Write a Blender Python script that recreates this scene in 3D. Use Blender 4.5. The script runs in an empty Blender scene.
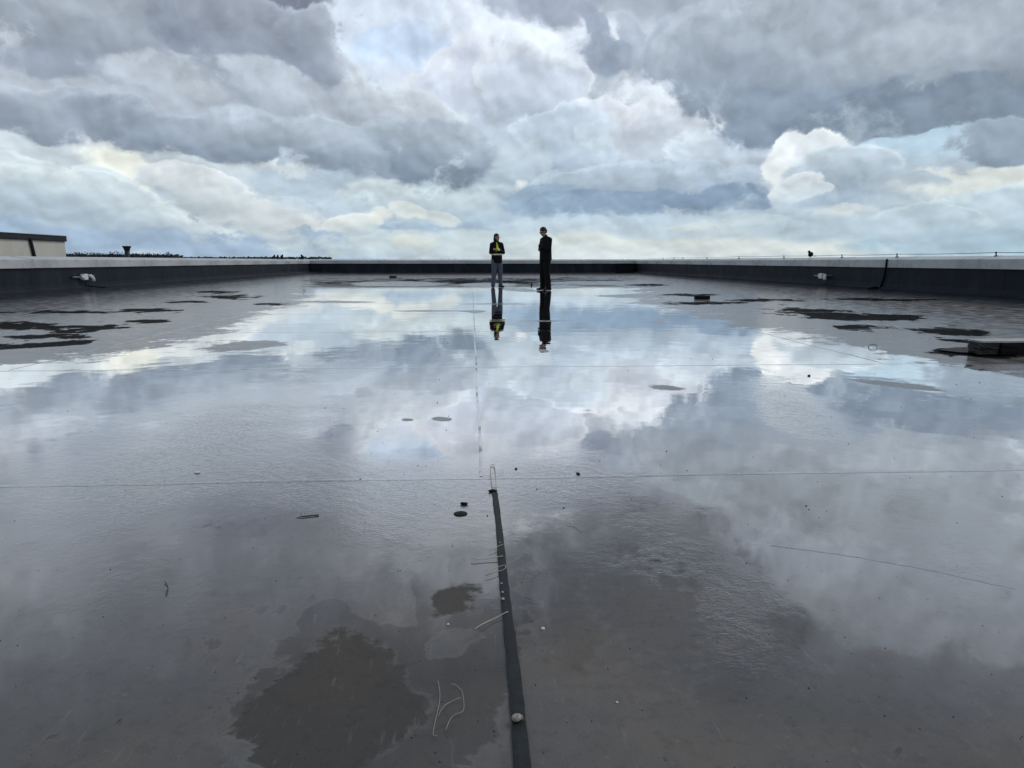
import bpy, bmesh, math, random
import numpy as np
from mathutils import Vector, Matrix, Euler
random.seed(7)
rng = np.random.default_rng(7)
R = math.radians
sc = bpy.context.scene
COL = sc.collection

# ------------------------------------------------------------------ camera
F = 720.0                      # focal length in pixels of a 1024 px wide picture
PITCH = math.atan(123.0 / F)   # looking slightly down
YAW = math.atan(40.0 / F)      # turned a little to the right of the roof's long axis
H = 0.86                       # eye height above the roof
cam_d = bpy.data.cameras.new('camera')
cam_d.sensor_width = 36.0
cam_d.lens = F / 1024 * 36.0
cam_d.clip_start = 0.02
cam_d.clip_end = 20000
cam = bpy.data.objects.new('camera', cam_d)
COL.objects.link(cam)
cam.location = (0, 0, H)
cam.rotation_euler = (math.pi / 2 - PITCH, 0, -YAW)
sc.camera = cam
FWD = Vector((math.sin(YAW) * math.cos(PITCH), math.cos(YAW) * math.cos(PITCH), -math.sin(PITCH)))
RGT = Vector((math.cos(YAW), -math.sin(YAW), 0))
UPV = RGT.cross(FWD)

def ray(px, py):
    return (FWD + RGT * ((px - 512) / F) + UPV * ((384 - py) / F))
def G(px, py, z=0.0):
    """point at height z seen in direction (px,py)"""
    d = ray(px, py)
    t = (z - H) / d.z
    return Vector((d.x * t, d.y * t, z))
def AE(px, py):
    d = ray(px, py).normalized()
    return math.degrees(math.atan2(d.x, d.y)), math.degrees(math.asin(d.z))

sc.view_settings.view_transform = 'Standard'
sc.view_settings.look = 'None'
sc.view_settings.exposure = 0
sc.view_settings.gamma = 1
sc.render.engine = 'CYCLES'
sc.cycles.max_bounces = 5
sc.cycles.diffuse_bounces = 2
sc.cycles.glossy_bounces = 3
sc.cycles.use_denoising = True

# ------------------------------------------------------------------ sun
SUN_EL, SUN_AZ = R(50), R(62)   # azimuth from +Y towards +X
sd = bpy.data.lights.new('sun', 'SUN')
sd.energy = 1.1
sd.angle = R(25)
sd.color = (1.0, 0.96, 0.90)
sun = bpy.data.objects.new('sun', sd)
COL.objects.link(sun)
sv = Vector((math.sin(SUN_AZ) * math.cos(SUN_EL), math.cos(SUN_AZ) * math.cos(SUN_EL), math.sin(SUN_EL)))
sun.rotation_euler = sv.to_track_quat('Z', 'Y').to_euler()
sun.location = (0, 0, 30)

# ------------------------------------------------------------------ node helpers
def lin(c):
    out = []
    for v in c:
        v = v / 255.0
        out.append(v / 12.92 if v <= 0.04045 else ((v + 0.055) / 1.055) ** 2.4)
    return (out[0], out[1], out[2], 1.0)

class NT:
    def __init__(s, nt):
        s.nt = nt
        s.n = nt.nodes
        s.l = nt.links
    def new(s, t, **kw):
        n = s.n.new(t)
        for k, v in kw.items():
            setattr(n, k, v)
        return n
    def set(s, sock, v):
        if hasattr(v, 'is_linked') or isinstance(v, bpy.types.NodeSocket):
            s.l.new(v, sock)
        else:
            sock.default_value = v
    def math(s, op, a, b=None, c=None, clamp=False):
        n = s.new('ShaderNodeMath', operation=op)
        n.use_clamp = clamp
        s.set(n.inputs[0], a)
        if b is not None: s.set(n.inputs[1], b)
        if c is not None: s.set(n.inputs[2], c)
        return n.outputs[0]
    def ramp(s, v, a, b, c=0.0, d=1.0, smooth=True):
        n = s.new('ShaderNodeMapRange')
        n.interpolation_type = 'SMOOTHSTEP' if smooth else 'LINEAR'
        s.set(n.inputs['Value'], v)
        s.set(n.inputs['From Min'], a); s.set(n.inputs['From Max'], b)
        s.set(n.inputs['To Min'], c); s.set(n.inputs['To Max'], d)
        return n.outputs[0]
    def mix(s, f, a, b, blend='MIX'):
        n = s.new('ShaderNodeMix', data_type='RGBA', blend_type=blend)
        n.clamp_factor = True
        s.set(n.inputs[0], f); s.set(n.inputs[6], a); s.set(n.inputs[7], b)
        return n.outputs[2]
    def noise(s, vec, scale, detail=4, rough=0.5, dist=0.0, out='Fac', lac=2.0):
        n = s.new('ShaderNodeTexNoise')
        s.set(n.inputs['Vector'], vec)
        n.inputs['Scale'].default_value = scale
        n.inputs['Detail'].default_value = detail
        n.inputs['Roughness'].default_value = rough
        n.inputs['Lacunarity'].default_value = lac
        n.inputs['Distortion'].default_value = dist
        return n.outputs[out]
    def mapping(s, vec, loc=(0, 0, 0), rot=(0, 0, 0), scl=(1, 1, 1), t='POINT'):
        n = s.new('ShaderNodeMapping', vector_type=t)
        s.set(n.inputs['Vector'], vec)
        n.inputs['Location'].default_value = loc
        n.inputs['Rotation'].default_value = rot
        n.inputs['Scale'].default_value = scl
        return n.outputs[0]
    def vmath(s, op, a, b=None, scale=None):
        n = s.new('ShaderNodeVectorMath', operation=op)
        s.set(n.inputs[0], a)
        if b is not None: s.set(n.inputs[1], b)
        if scale is not None: s.set(n.inputs['Scale'], scale)
        return n.outputs[0]
    def sep(s, v):
        n = s.new('ShaderNodeSeparateXYZ')
        s.set(n.inputs[0], v)
        return n.outputs
    def comb(s, x, y, z=0.0):
        n = s.new('ShaderNodeCombineXYZ')
        s.set(n.inputs[0], x); s.set(n.inputs[1], y); s.set(n.inputs[2], z)
        return n.outputs[0]

# ------------------------------------------------------------------ world: Nishita sky behind broken cloud
w = bpy.data.worlds.new('World')
sc.world = w
w.use_nodes = True
w.cycles.sampling_method = 'NONE'
T = NT(w.node_tree)
T.n.clear()
out = T.new('ShaderNodeOutputWorld')
sky = T.new('ShaderNodeTexSky')
sky.sky_type = 'NISHITA'
sky.sun_disc = False
sky.sun_elevation = SUN_EL
sky.sun_rotation = SUN_AZ
bg1 = T.new('ShaderNodeBackground')
T.l.new(sky.outputs[0], bg1.inputs[0])
bg1.inputs[1].default_value = 0.12
tc = T.new('ShaderNodeTexCoord')
d = tc.outputs['Generated']
dx, dy, dz = T.sep(d)
az = T.math('MULTIPLY', T.math('ARCTAN2', dx, dy), 57.2958)
el = T.math('MULTIPLY', T.math('ARCSINE', T.math('MINIMUM', T.math('MAXIMUM', dz, -1.0), 1.0)), 57.2958)
# noise domain: the direction itself, features squeezed towards the horizon as far clouds are
nd = T.comb(dx, dy, T.math('MULTIPLY', dz, 1.5))
amp = T.ramp(el, -1.0, 14.0, 0.40, 1.0)
w1 = T.vmath('SUBTRACT', T.noise(nd, 5.5, 2, 0.5, out='Color'), (0.5, 0.5, 0.5))
w2 = T.vmath('SUBTRACT', T.noise(nd, 16.0, 6, 0.60, out='Color'), (0.5, 0.5, 0.5))
warp = T.vmath('ADD', T.vmath('MULTIPLY', w1, (9.0, 5.0, 0.0)), T.vmath('MULTIPLY', w2, (2.4, 2.0, 0.0)))
warp = T.vmath('SCALE', warp, scale=amp)
P = T.vmath('ADD', T.comb(az, el, 0.0), warp)
fine = T.noise(nd, 12.0, 6, 0.60, 0.3)
# cumulus heads: rounded lobes on rounded lobes, flatter towards the horizon
elc = T.math('MAXIMUM', el, 0.0)
yb = T.math('MULTIPLY', T.math('LOGARITHM', T.math('ADD', T.math('DIVIDE', elc, 12.0), 1.0), math.e), 25.0)
B0 = T.vmath('ADD', T.comb(az, yb, 0.0), T.vmath('MULTIPLY', w2, (2.0, 1.7, 0.0)))
def lobes(v, scale=0.33, det=4.5, ro=0.55):
    n = T.new('ShaderNodeTexVoronoi', feature='F1', voronoi_dimensions='2D')
    T.l.new(v, n.inputs['Vector'])
    n.inputs['Scale'].default_value = scale
    n.inputs['Detail'].default_value = det
    n.inputs['Roughness'].default_value = ro
    n.inputs['Lacunarity'].default_value = 2.2
    n.normalize = True
    return T.math('SUBTRACT', 1.0, n.outputs['Distance'])
Bv = lobes(B0)
Bs = lobes(B0, 0.20, 2.6, 0.42)
Bu = lobes(T.vmath('ADD', B0, (0.28, 0.62, 0.0)), 0.20, 2.6, 0.42)
puff = T.math('SUBTRACT', Bs, Bu)
big = T.noise(nd, 2.2, 5, 0.55, 0.4)

_, e_w, _ = T.sep(P)
cr = T.new('ShaderNodeValToRGB')
T.l.new(T.ramp(e_w, 0.0, 90.0, 0, 1, smooth=False), cr.inputs[0])
stops = [(0.0, (214, 221, 222)), (0.03, (190, 203, 213)), (0.08, (192, 202, 210)), (0.18, (200, 206, 214)),
         (0.26, (188, 193, 202)), (0.40, (172, 178, 188)), (0.7, (150, 157, 168)), (1.0, (150, 157, 168))]
els = cr.color_ramp.elements
els[0].position = 0.0; els[0].color = lin(stops[0][1])
els[1].position = 1.0; els[1].color = lin(stops[-1][1])
for p_, c_ in stops[1:-1]:
    e_ = els.new(p_); e_.color = lin(c_)
col = cr.outputs[0]
# broken light and dark everywhere
bigm = T.ramp(big, 0.40, 0.62)
col = T.mix(T.math('MULTIPLY', bigm, 0.55), col, lin((150, 158, 170)))

BM, BK = 0.60, 2.0
disp = T.math('ADD', T.math('MULTIPLY', T.math('SUBTRACT', Bv, BM), BK), T.math('MULTIPLY', T.math('SUBTRACT', fine, 0.5), 2.4))
def layer(px, py, rx, ry, rot, top, bot=None, soft=0.3, alpha=1.0, rim=None, mirror=False, glow=0.42):
    soft *= 0.75
    """one cloud mass; centre and radii given as they measure across the sky (12.57 px a degree)"""
    global col
    a, e = AE(px, py)
    if mirror: e = -e
    k = 1 / 12.57
    # chained through the previous layer so that the node program needs only a few live values at a time
    ch = T.new('ShaderNodeVectorMath', operation='MULTIPLY_ADD')
    T.l.new(col, ch.inputs[0]); ch.inputs[1].default_value = (1e-7, 1e-7, 1e-7); T.l.new(P, ch.inputs[2])
    m = T.mapping(ch.outputs[0], (a, e, 0), (0, 0, R(rot)), (rx * k, ry * k, 1), 'TEXTURE')
    g = T.new('ShaderNodeTexGradient', gradient_type='SPHERICAL')
    T.l.new(m, g.inputs[0])
    v = T.math('ADD', g.outputs['Fac'], disp)
    v = T.math('MULTIPLY', v, T.ramp(g.outputs['Fac'], 0.0, 0.30))
    _, ys, _ = T.sep(m)
    hi = T.ramp(ys, -0.5, 0.3, max(soft * 1.5, .6), soft * .8)
    if rim:
        col = T.mix(T.math('MULTIPLY', T.ramp(v, 0.02, 0.09), 0.7), col, lin(rim))
        mask = T.ramp(v, 0.08, T.math('ADD', hi, 0.08))
    else:
        mask = T.ramp(v, 0.04, T.math('ADD', hi, 0.04))
    if mirror or alpha < 1: glow = 0
    if alpha < 1: mask = T.math('MULTIPLY', mask, alpha)
    if bot:
        c = T.mix(T.ramp(ys, -0.75, 0.45), lin(bot), lin(top))
    else:
        c = lin(top)
    if glow > .2:
        gm_ = T.math('MULTIPLY', T.ramp(v, 0.02, 0.75, glow, 0.0), T.ramp(ys, -0.5, 0.5))
        c = T.mix(gm_, c, lin(tuple(min(242, q + 38) for q in top)))
    col = T.mix(mask, col, c)

L = layer
# above the frame: the clouds that lie over the roof
L(250, 490, 170, 60, 10, (132, 136, 149), None, .8, .85, mirror=True)
L(60, 440, 170, 70, 10, (190, 194, 203), None, .6, .9, mirror=True)
L(470, 470, 150, 85, 0, (230, 233, 239), None, .8, .95, mirror=True)
L(420, 560, 110, 90, 0, (214, 218, 226), None, .9, .9, mirror=True)
L(880, 560, 180, 90, 0, (205, 213, 224), None, .6, .9, mirror=True)
L(650, 590, 170, 120, 0, (118, 121, 130), None, .9, .85, mirror=True)
L(200, 640, 300, 130, 0, (158, 162, 172), None, .9, .7, mirror=True)

# low sky
L(110, 240, 420, 46, 0, (167, 184, 202), (172, 188, 204), .8, glow=0)
L(430, 246, 190, 18, 0, (198, 208, 212), None, 1.0, glow=0)
L(690, 248, 230, 14, 0, (208, 213, 212), None, 1.2, glow=0)
L(980, 240, 120, 26, 0, (176, 196, 208), None, .9, glow=0)
# left cumulus bank
L(60, 165, 190, 40, -4, (204, 211, 216), (190, 199, 207), .4)
L(230, 190, 130, 44, -14, (200, 207, 212), (184, 194, 203), .35)
L(122, 172, 44, 24, -38, (230, 231, 224), None, .9, .95)
L(40, 192, 120, 34, -10, (200, 208, 213), (178, 191, 202), .3)
L(120, 205, 110, 24, -14, (198, 206, 211), (180, 192, 202), .4)
L(250, 212, 80, 20, -12, (210, 214, 215), (196, 203, 208), .3)
L(200, 190, 60, 22, -12, (208, 213, 216), (192, 200, 206), .3)
L(320, 202, 80, 26, -10, (184, 197, 208), None, .9, .8)
L(440, 205, 130, 30, 0, (196, 205, 210), (176, 191, 203), .5)
L(350, 226, 34, 13, 10, (212, 216, 215), (190, 201, 208), .6)
L(372, 216, 20, 12, 0, (220, 222, 218), None, .8, .8)
L(404, 211, 26, 13, -15, (218, 222, 220), None, .8, .85)
L(432, 218, 34, 10, -15, (214, 217, 216), None, .9, .7)
L(413, 243, 26, 9, 0, (210, 212, 207), None, .9, .7)
# top centre
L(410, 60, 120, 90, 0, (216, 223, 233), (208, 214, 223), .8, glow=0)
L(412, 45, 50, 22, 0, (200, 214, 232), None, .9, .8)
L(530, 30, 110, 50, 0, (224, 229, 237), None, 1.0, glow=0)
L(465, 95, 56, 62, 10, (206, 211, 221), (190, 198, 209), .25)
L(525, 105, 64, 70, 0, (202, 208, 218), (182, 193, 204), .25)
L(640, 85, 70, 70, 0, (216, 221, 227), None, .8, glow=.4)
L(600, 130, 60, 44, 0, (212, 216, 224), (194, 202, 212), .3)
L(655, 140, 90, 44, 0, (206, 211, 219), (184, 194, 205), .3)
L(720, 160, 80, 46, 0, (196, 204, 213), (172, 184, 197), .3)
L(555, 150, 70, 50, 0, (192, 201, 211), (174, 187, 201), .3)
L(500, 172, 60, 34, 0, (192, 201, 209), (180, 192, 203), .8, glow=0)
L(640, 186, 130, 34, 4, (184, 195, 206), (150, 166, 183), .4)
L(560, 205, 80, 22, 0, (166, 182, 197), (156, 174, 191), .7, glow=.2)
L(610, 205, 100, 18, 3, (152, 169, 187), None, .9, glow=0)
L(715, 198, 90, 18, 4, (148, 165, 183), (142, 160, 179), .8, glow=.2)
L(590, 48, 20, 52, 18, (162, 171, 186), None, .8, .85)
L(604, 60, 22, 22, 0, (166, 175, 189), None, .8, .8)
L(628, 60, 22, 44, 10, (172, 181, 194), None, .8, .8)
L(520, 4, 60, 16, 0, (174, 181, 192), None, .9, .8)
L(570, 2, 70, 14, 0, (172, 179, 191), None, .9, .8)
L(655, 8, 70, 22, 0, (180, 186, 195), None, .9, .8)
L(514, 186, 12, 8, 20, (240, 240, 238), None, 1.5, .7)
# left dark masses
L(120, 85, 300, 50, -8, (188, 193, 200), (176, 181, 190), .5)
L(380, 110, 100, 50, -32, (196, 202, 209), (176, 184, 194), .4)
L(130, 30, 230, 60, -4, (176, 182, 190), (160, 167, 178), .5)
L(240, 40, 110, 44, -12, (166, 172, 182), (152, 159, 171), .5)
L(322, 45, 44, 42, -35, (176, 182, 191), (156, 163, 175), .35)
L(60, 100, 130, 22, -6, (188, 194, 201), None, .9, .7)
L(175, 92, 90, 26, -10, (190, 196, 203), (178, 185, 194), 1.1, glow=0)
L(290, 105, 90, 30, -20, (188, 194, 202), (174, 182, 192), 1.0, glow=0)
L(80, 118, 160, 24, -8, (176, 183, 192), (158, 167, 179), .5)
L(200, 138, 140, 24, -10, (170, 178, 188), (150, 160, 173), .4)
L(320, 148, 110, 30, -8, (178, 186, 195), (154, 164, 176), .4)
L(420, 152, 70, 38, -10, (178, 186, 195), (140, 152, 166), .3)
# right dark mass
L(690, 62, 60, 56, 0, (172, 180, 190), (158, 168, 180), .3)
L(760, 60, 110, 80, 0, (174, 181, 190), (152, 163, 176), .3)
L(900, 40, 240, 90, 0, (178, 185, 193), (150, 160, 172), .4)
L(1020, 60, 140, 70, 0, (172, 179, 187), (150, 160, 171), .5)
L(790, 112, 110, 26, 0, (154, 165, 178), (144, 156, 170), .9, glow=0)
L(905, 108, 130, 30, 3, (146, 157, 171), (132, 146, 161), 1.0, glow=0)
L(980, 100, 90, 24, 6, (148, 158, 171), (142, 154, 167), 1.2, glow=0)
L(880, 40, 160, 30, 0, (180, 187, 194), None, 1.2, .6)
# right cumulus and gaps
L(930, 148, 80, 18, 6, (188, 205, 217), None, .9, .9)
L(960, 182, 90, 18, 8, (214, 217, 214), None, .9, .9)
L(800, 165, 34, 40, 0, (226, 229, 230), None, .7, .95)
L(832, 150, 40, 22, 12, (218, 222, 225), (200, 208, 214), .5)
L(852, 172, 60, 28, 0, (190, 200, 208), (166, 180, 192), .35)
L(812, 192, 40, 22, 0, (204, 211, 216), (184, 195, 205), .4)
L(858, 196, 56, 10, 4, (168, 182, 195), None, .9, .8)
L(920, 182, 26, 9, 0, (178, 190, 200), None, .9, .8)
L(1015, 138, 56, 20, 0, (158, 169, 180), (148, 160, 172), .5, glow=.3)
L(1000, 216, 90, 32, 12, (190, 202, 210), (170, 188, 201), .35)
L(930, 222, 60, 18, 0, (188, 201, 209), (174, 191, 203), .5)
L(760, 226, 60, 16, 0, (196, 206, 212), None, .9, .9)
L(840, 228, 90, 14, 0, (186, 199, 208), None, .9, .8)
L(845, 210, 36, 8, 0, (214, 218, 214), None, 1.2, .6)
L(690, 232, 50, 12, 12, (206, 212, 212), (194, 204, 210), .9, .7)
L(650, 238, 60, 7, 0, (192, 204, 213), None, .9, .8)
shade = T.math('ADD', T.ramp(fine, 0.25, 0.75, 0.98, 1.11, smooth=False), T.math('MULTIPLY', puff, T.ramp(el, 0.0, 8.0, 0.8, 1.15)))
col = T.mix(1.0, col, T.comb(shade, shade, shade), 'MULTIPLY')
gm = T.new('ShaderNodeGamma'); T.l.new(col, gm.inputs[0]); gm.inputs[1].default_value = 1.36
col = T.mix(1.0, gm.outputs[0], (1.165, 1.195, 1.205, 1), 'MULTIPLY')
# below the horizon: dull land colour
col = T.mix(T.ramp(el, -1.5, -0.3, 1.0, 0.0), col, (0.10, 0.11, 0.11, 1))
bg2 = T.new('ShaderNodeBackground')
T.l.new(col, bg2.inputs[0])
bg2.inputs[1].default_value = 1.0
mx = T.new('ShaderNodeMixShader')
mx.inputs[0].default_value = 0.96
T.l.new(bg1.outputs[0], mx.inputs[1])
T.l.new(bg2.outputs[0], mx.inputs[2])
T.l.new(mx.outputs[0], out.inputs[0])

# ------------------------------------------------------------------ materials
MATS = {}
def mat(name, color, rough=0.6, var=0.15, scale=8.0, metal=0.0, bump=0.0, spec=0.5, color2=None, bscale=None):
    m = bpy.data.materials.new(name)
    m.use_nodes = True
    t = NT(m.node_tree)
    b = t.n['Principled BSDF']
    o = t.new('ShaderNodeTexCoord').outputs['Object']
    n = t.noise(o, scale, 6, 0.6)
    f = t.ramp(n, 0.3, 0.7)
    c2 = color2 or tuple(max(0, v * (1 - var * 2)) for v in color)
    c1 = color
    t.l.new(t.mix(f, (*c2, 1), (*c1, 1)), b.inputs['Base Color'])
    t.l.new(t.ramp(n, 0.3, 0.7, max(0.02, rough - .1), min(1, rough + .1)), b.inputs['Roughness'])
    b.inputs['Metallic'].default_value = metal
    b.inputs['Specular IOR Level'].default_value = spec
    if bump:
        bn = t.new('ShaderNodeBump')
        bn.inputs['Strength'].default_value = 1.0
        bn.inputs['Distance'].default_value = bump
        t.l.new(t.noise(o, bscale or scale * 4, 5, 0.6), bn.inputs['Height'])
        t.l.new(bn.outputs[0], b.inputs['Normal'])
    MATS[name] = m
    return m

mat('black_membrane_wall', (0.015, 0.021, 0.031), 0.6, 0.25, 1.6, bump=0.0015, spec=0.14)
mat('coping_metal', (0.50, 0.51, 0.51), 0.32, 0.10, 2.0, bump=0.002)
mat('seam', (0.022, 0.028, 0.031), 0.6, 0.35, 20, bump=0.0015, spec=0.25)
mat('seam_wet', (0.035, 0.040, 0.044), 0.12, 0.3, 20, bump=0.0006)
mat('black_rubber', (0.005, 0.006, 0.007), 0.6, 0.2, 20, spec=0.15)
mat('concrete_grey', (0.46, 0.46, 0.45), 0.7, 0.2, 14, bump=0.004)
mat('slab_dark', (0.035, 0.038, 0.036), 0.6, 0.4, 25, bump=0.006)
mat('white_plastic', (0.72, 0.72, 0.70), 0.35, 0.08, 20)
mat('grey_conduit', (0.16, 0.17, 0.17), 0.4, 0.15, 20)
mat('steel_dark', (0.05, 0.05, 0.05), 0.4, 0.2, 20, metal=0.6)
mat('cream_render', (0.66, 0.63, 0.55), 0.85, 0.06, 1.2, bump=0.003)
mat('fascia_dark', (0.009, 0.011, 0.015), 0.6, 0.2, 2)
mat('roof_far', (0.10, 0.10, 0.11), 0.8, 0.2, 1)
mat('skin', (0.42, 0.24, 0.17), 0.5, 0.08, 20)
mat('hair_dark', (0.009, 0.008, 0.008), 0.6, 0.3, 60, bump=0.003)
mat('hair_brown', (0.025, 0.016, 0.011), 0.6, 0.3, 60, bump=0.003)
mat('cloth_black', (0.006, 0.0065, 0.009), 0.85, 0.25, 12, bump=0.012, spec=0.2, bscale=14)
mat('cloth_trouser_black', (0.005, 0.0055, 0.007), 0.85, 0.25, 12, bump=0.012, spec=0.2, bscale=14)
mat('hivis_yellow', (0.62, 0.78, 0.06), 0.6, 0.12, 18, bump=0.004)
mat('reflective_band', (0.72, 0.76, 0.52), 0.4, 0.08, 30)
mat('denim', (0.115, 0.135, 0.185), 0.8, 0.2, 16, bump=0.010, spec=0.2, bscale=16)
mat('shoe_black', (0.012, 0.012, 0.013), 0.5, 0.2, 30)
mat('glass_dark', (0.01, 0.01, 0.012), 0.1, 0.1, 30)
mat('straw', (0.55, 0.50, 0.38), 0.6, 0.15, 40)
mat('snail_shell', (0.42, 0.38, 0.30), 0.45, 0.35, 90)
mat('dark_leaf', (0.020, 0.016, 0.012), 0.5, 0.3, 40)
mat('tree_leaf', (0.030, 0.048, 0.032), 0.8, 0.4, 0.5)
mat('tree_bark', (0.06, 0.05, 0.04), 0.9, 0.3, 2)
mat('land', (0.045, 0.060, 0.035), 0.95, 0.35, 0.02)

# ------------------------------------------------------------------ mesh helpers
def link(name, me, material, parent=None, smooth=False):
    o = bpy.data.objects.new(name, me)
    COL.objects.link(o)
    if material is not None and not me.materials:
        me.materials.append(MATS[material] if isinstance(material, str) else material)
    if parent is not None: o.parent = parent
    if smooth:
        me.polygons.foreach_set('use_smooth', [True] * len(me.polygons))
    return o
def from_bm(name, bm, material, parent=None, smooth=False):
    me = bpy.data.meshes.new(name)
    bmesh.ops.recalc_face_normals(bm, faces=bm.faces)
    bm.to_mesh(me); bm.free()
    return link(name, me, material, parent, smooth)
def tag(o, label=None, cat=None, group=None, kind=None):
    if label: o['label'] = label
    if cat: o['category'] = cat
    if group: o['group'] = group
    if kind: o['kind'] = kind
    return o
def empty(name, loc=(0, 0, 0), rz=0):
    o = bpy.data.objects.new(name, None)
    COL.objects.link(o)
    o.location = loc; o.rotation_euler = (0, 0, rz)
    o.empty_display_size = 0.1
    return o
def add_box(bm, x0, x1, y0, y1, z0, z1, bevel=0.0):
    r = bmesh.ops.create_cube(bm, size=1.0, matrix=Matrix.Translation(((x0 + x1) / 2, (y0 + y1) / 2, (z0 + z1) / 2)) @ Matrix.Diagonal((x1 - x0, y1 - y0, z1 - z0, 1)))
    if bevel:
        es = list({e for v in r['verts'] for e in v.link_edges})
        bmesh.ops.bevel(bm, geom=es, offset=bevel, segments=2, affect='EDGES', profile=0.5)
def add_ball(bm, c, r, rot=None, u=16, v=10):
    if not hasattr(r, '__len__'): r = (r, r, r)
    M = Matrix.Translation(c) @ (rot.to_matrix().to_4x4() if rot else Matrix.Identity(4)) @ Matrix.Diagonal((*r, 1))
    bmesh.ops.create_uvsphere(bm, u_segments=u, v_segments=v, radius=1.0, matrix=M)
def add_tube(bm, pts, radii, seg=10, caps=True):
    pts = [Vector(p) for p in pts]
    if not hasattr(radii, '__len__'): radii = [radii] * len(pts)
    rings = []
    prev = None
    for i, p in enumerate(pts):
        t = (pts[min(i + 1, len(pts) - 1)] - pts[max(i - 1, 0)]).normalized()
        if prev is None:
            a = Vector((0, 0, 1)) if abs(t.z) < 0.9 else Vector((1, 0, 0))
            n = t.cross(a).normalized()
        else:
            n = (prev - t * prev.dot(t)).normalized()
        prev = n
        b = t.cross(n)
        rings.append([bm.verts.new(p + (n * math.cos(k * 2 * math.pi / seg) + b * math.sin(k * 2 * math.pi / seg)) * radii[i]) for k in range(seg)])
    for a, b in zip(rings, rings[1:]):
        for k in range(seg):
            bm.faces.new((a[k], a[(k + 1) % seg], b[(k + 1) % seg], b[k]))
    if caps:
        bm.faces.new(list(reversed(rings[0]))); bm.faces.new(rings[-1])
def add_prism(bm, prof, axis_pts):
    """profile (list of 2D (x,z)) extruded from y0 to y1"""
    y0, y1 = axis_pts
    a = [bm.verts.new((x, y0, z)) for x, z in prof]
    b = [bm.verts.new((x, y1, z)) for x, z in prof]
    n = len(prof)
    for i in range(n):
        bm.faces.new((a[i], a[(i + 1) % n], b[(i + 1) % n], b[i]))
    bm.faces.new(a); bm.faces.new(list(reversed(b)))

# ------------------------------------------------------------------ the roof
XL, XR, YF, YB = -10.8, 11.2, 49.5, -6.0
LAP0, LAP = 2.79, 3.07
SEAM_X = G(505, 580).x

# roof material: damp membrane, standing water, fine ripple
rm = bpy.data.materials.new('wet_roof_membrane')
rm.use_nodes = True
t = NT(rm.node_tree)
t.n.clear()
ro = t.new('ShaderNodeOutputMaterial')
obj = t.new('ShaderNodeTexCoord').outputs['Object']
def attr(name):
    a = t.new('ShaderNodeAttribute', attribute_type='GEOMETRY', attribute_name=name)
    return a.outputs['Fac']
film_f, dark_f, rip_f, blk_f, wall_f = attr('film'), attr('damp'), attr('ripple'), attr('black'), attr('wallside')
n_lo = t.noise(obj, 0.9, 5, 0.6)
n_md = t.noise(obj, 4.5, 6, 0.62)
n_hi = t.noise(obj, 28.0, 6, 0.65)
n_gr = t.noise(obj, 260.0, 3, 0.6)
edge = t.math('ADD', t.math('MULTIPLY', t.math('SUBTRACT', n_lo, 0.5), 2.4),
              t.math('ADD', t.math('MULTIPLY', t.math('SUBTRACT', n_md, 0.5), 2.0), t.math('MULTIPLY', t.math('SUBTRACT', n_hi, 0.5), 0.8)))
film = t.ramp(t.math('ADD', film_f, edge), -0.16, 0.20)
# base colour of the membrane: dark grey with brown silt and pale dried dust
silt = t.ramp(t.noise(t.mapping(obj, (3, 7, 0)), 1.7, 6, 0.6), 0.42, 0.66)
c = t.mix(silt, (0.104, 0.102, 0.099, 1), (0.130, 0.117, 0.102, 1))
n_st = t.noise(t.mapping(obj, (0, 0, 0), (0, 0, .2), (9.0, 22.0, 1.0)), 1.0, 6, 0.7)
c = t.mix(t.math('MULTIPLY', t.ramp(n_st, 0.52, 0.70), 0.45), c, (0.125, 0.125, 0.128, 1))
c = t.mix(t.math('MULTIPLY', t.ramp(n_hi, 0.50, 0.34), 0.22), c, (0.030, 0.030, 0.031, 1))
c = t.mix(t.math('MULTIPLY', t.ramp(n_md, 0.50, 0.72), 0.5), c, (0.085, 0.086, 0.092, 1))
c = t.mix(t.math('MULTIPLY', t.ramp(n_gr, 0.58, 0.75), 0.5), c, (0.11, 0.11, 0.115, 1))
c = t.mix(t.math('MULTIPLY', t.ramp(n_gr, 0.46, 0.28), 0.4), c, (0.03, 0.03, 0.033, 1))
spot = t.ramp(t.noise(t.mapping(obj, (1, 2, 0)), 45.0, 2, 0.5), 0.68, 0.74)
c = t.mix(t.math('MULTIPLY', spot, 0.5), c, (0.16, 0.16, 0.17, 1))
n_s1 = t.noise(t.mapping(obj, (5, 1, 0)), 6.0, 8, 0.68, 0.4)
stain_v = t.math('ADD', dark_f, t.math('MULTIPLY', t.math('SUBTRACT', n_s1, 0.5), 2.9))
damp = t.ramp(stain_v, 0.36, 0.56)
tide = t.math('MULTIPLY', t.ramp(stain_v, 0.28, 0.40), t.ramp(stain_v, 0.50, 0.40))
c = t.mix(t.math('MULTIPLY', damp, 0.48), c, (0.034, 0.031, 0.027, 1))
wall_m = t.ramp(t.math('ADD', wall_f, t.math('MULTIPLY', edge, 0.25)), 0.0, 1.0)
c = t.mix(wall_m, c, (0.022, 0.026, 0.034, 1))
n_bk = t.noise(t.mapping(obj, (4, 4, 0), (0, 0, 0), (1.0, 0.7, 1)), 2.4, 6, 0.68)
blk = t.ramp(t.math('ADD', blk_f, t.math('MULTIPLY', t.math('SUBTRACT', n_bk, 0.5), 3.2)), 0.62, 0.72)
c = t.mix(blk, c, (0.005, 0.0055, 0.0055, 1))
c = t.mix(t.math('MULTIPLY', tide, 0.35), c, (0.15, 0.14, 0.125, 1))
rimf = t.math('MULTIPLY', t.math('MULTIPLY', film, t.math('SUBTRACT', 1.0, film)), 4.0)
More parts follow.
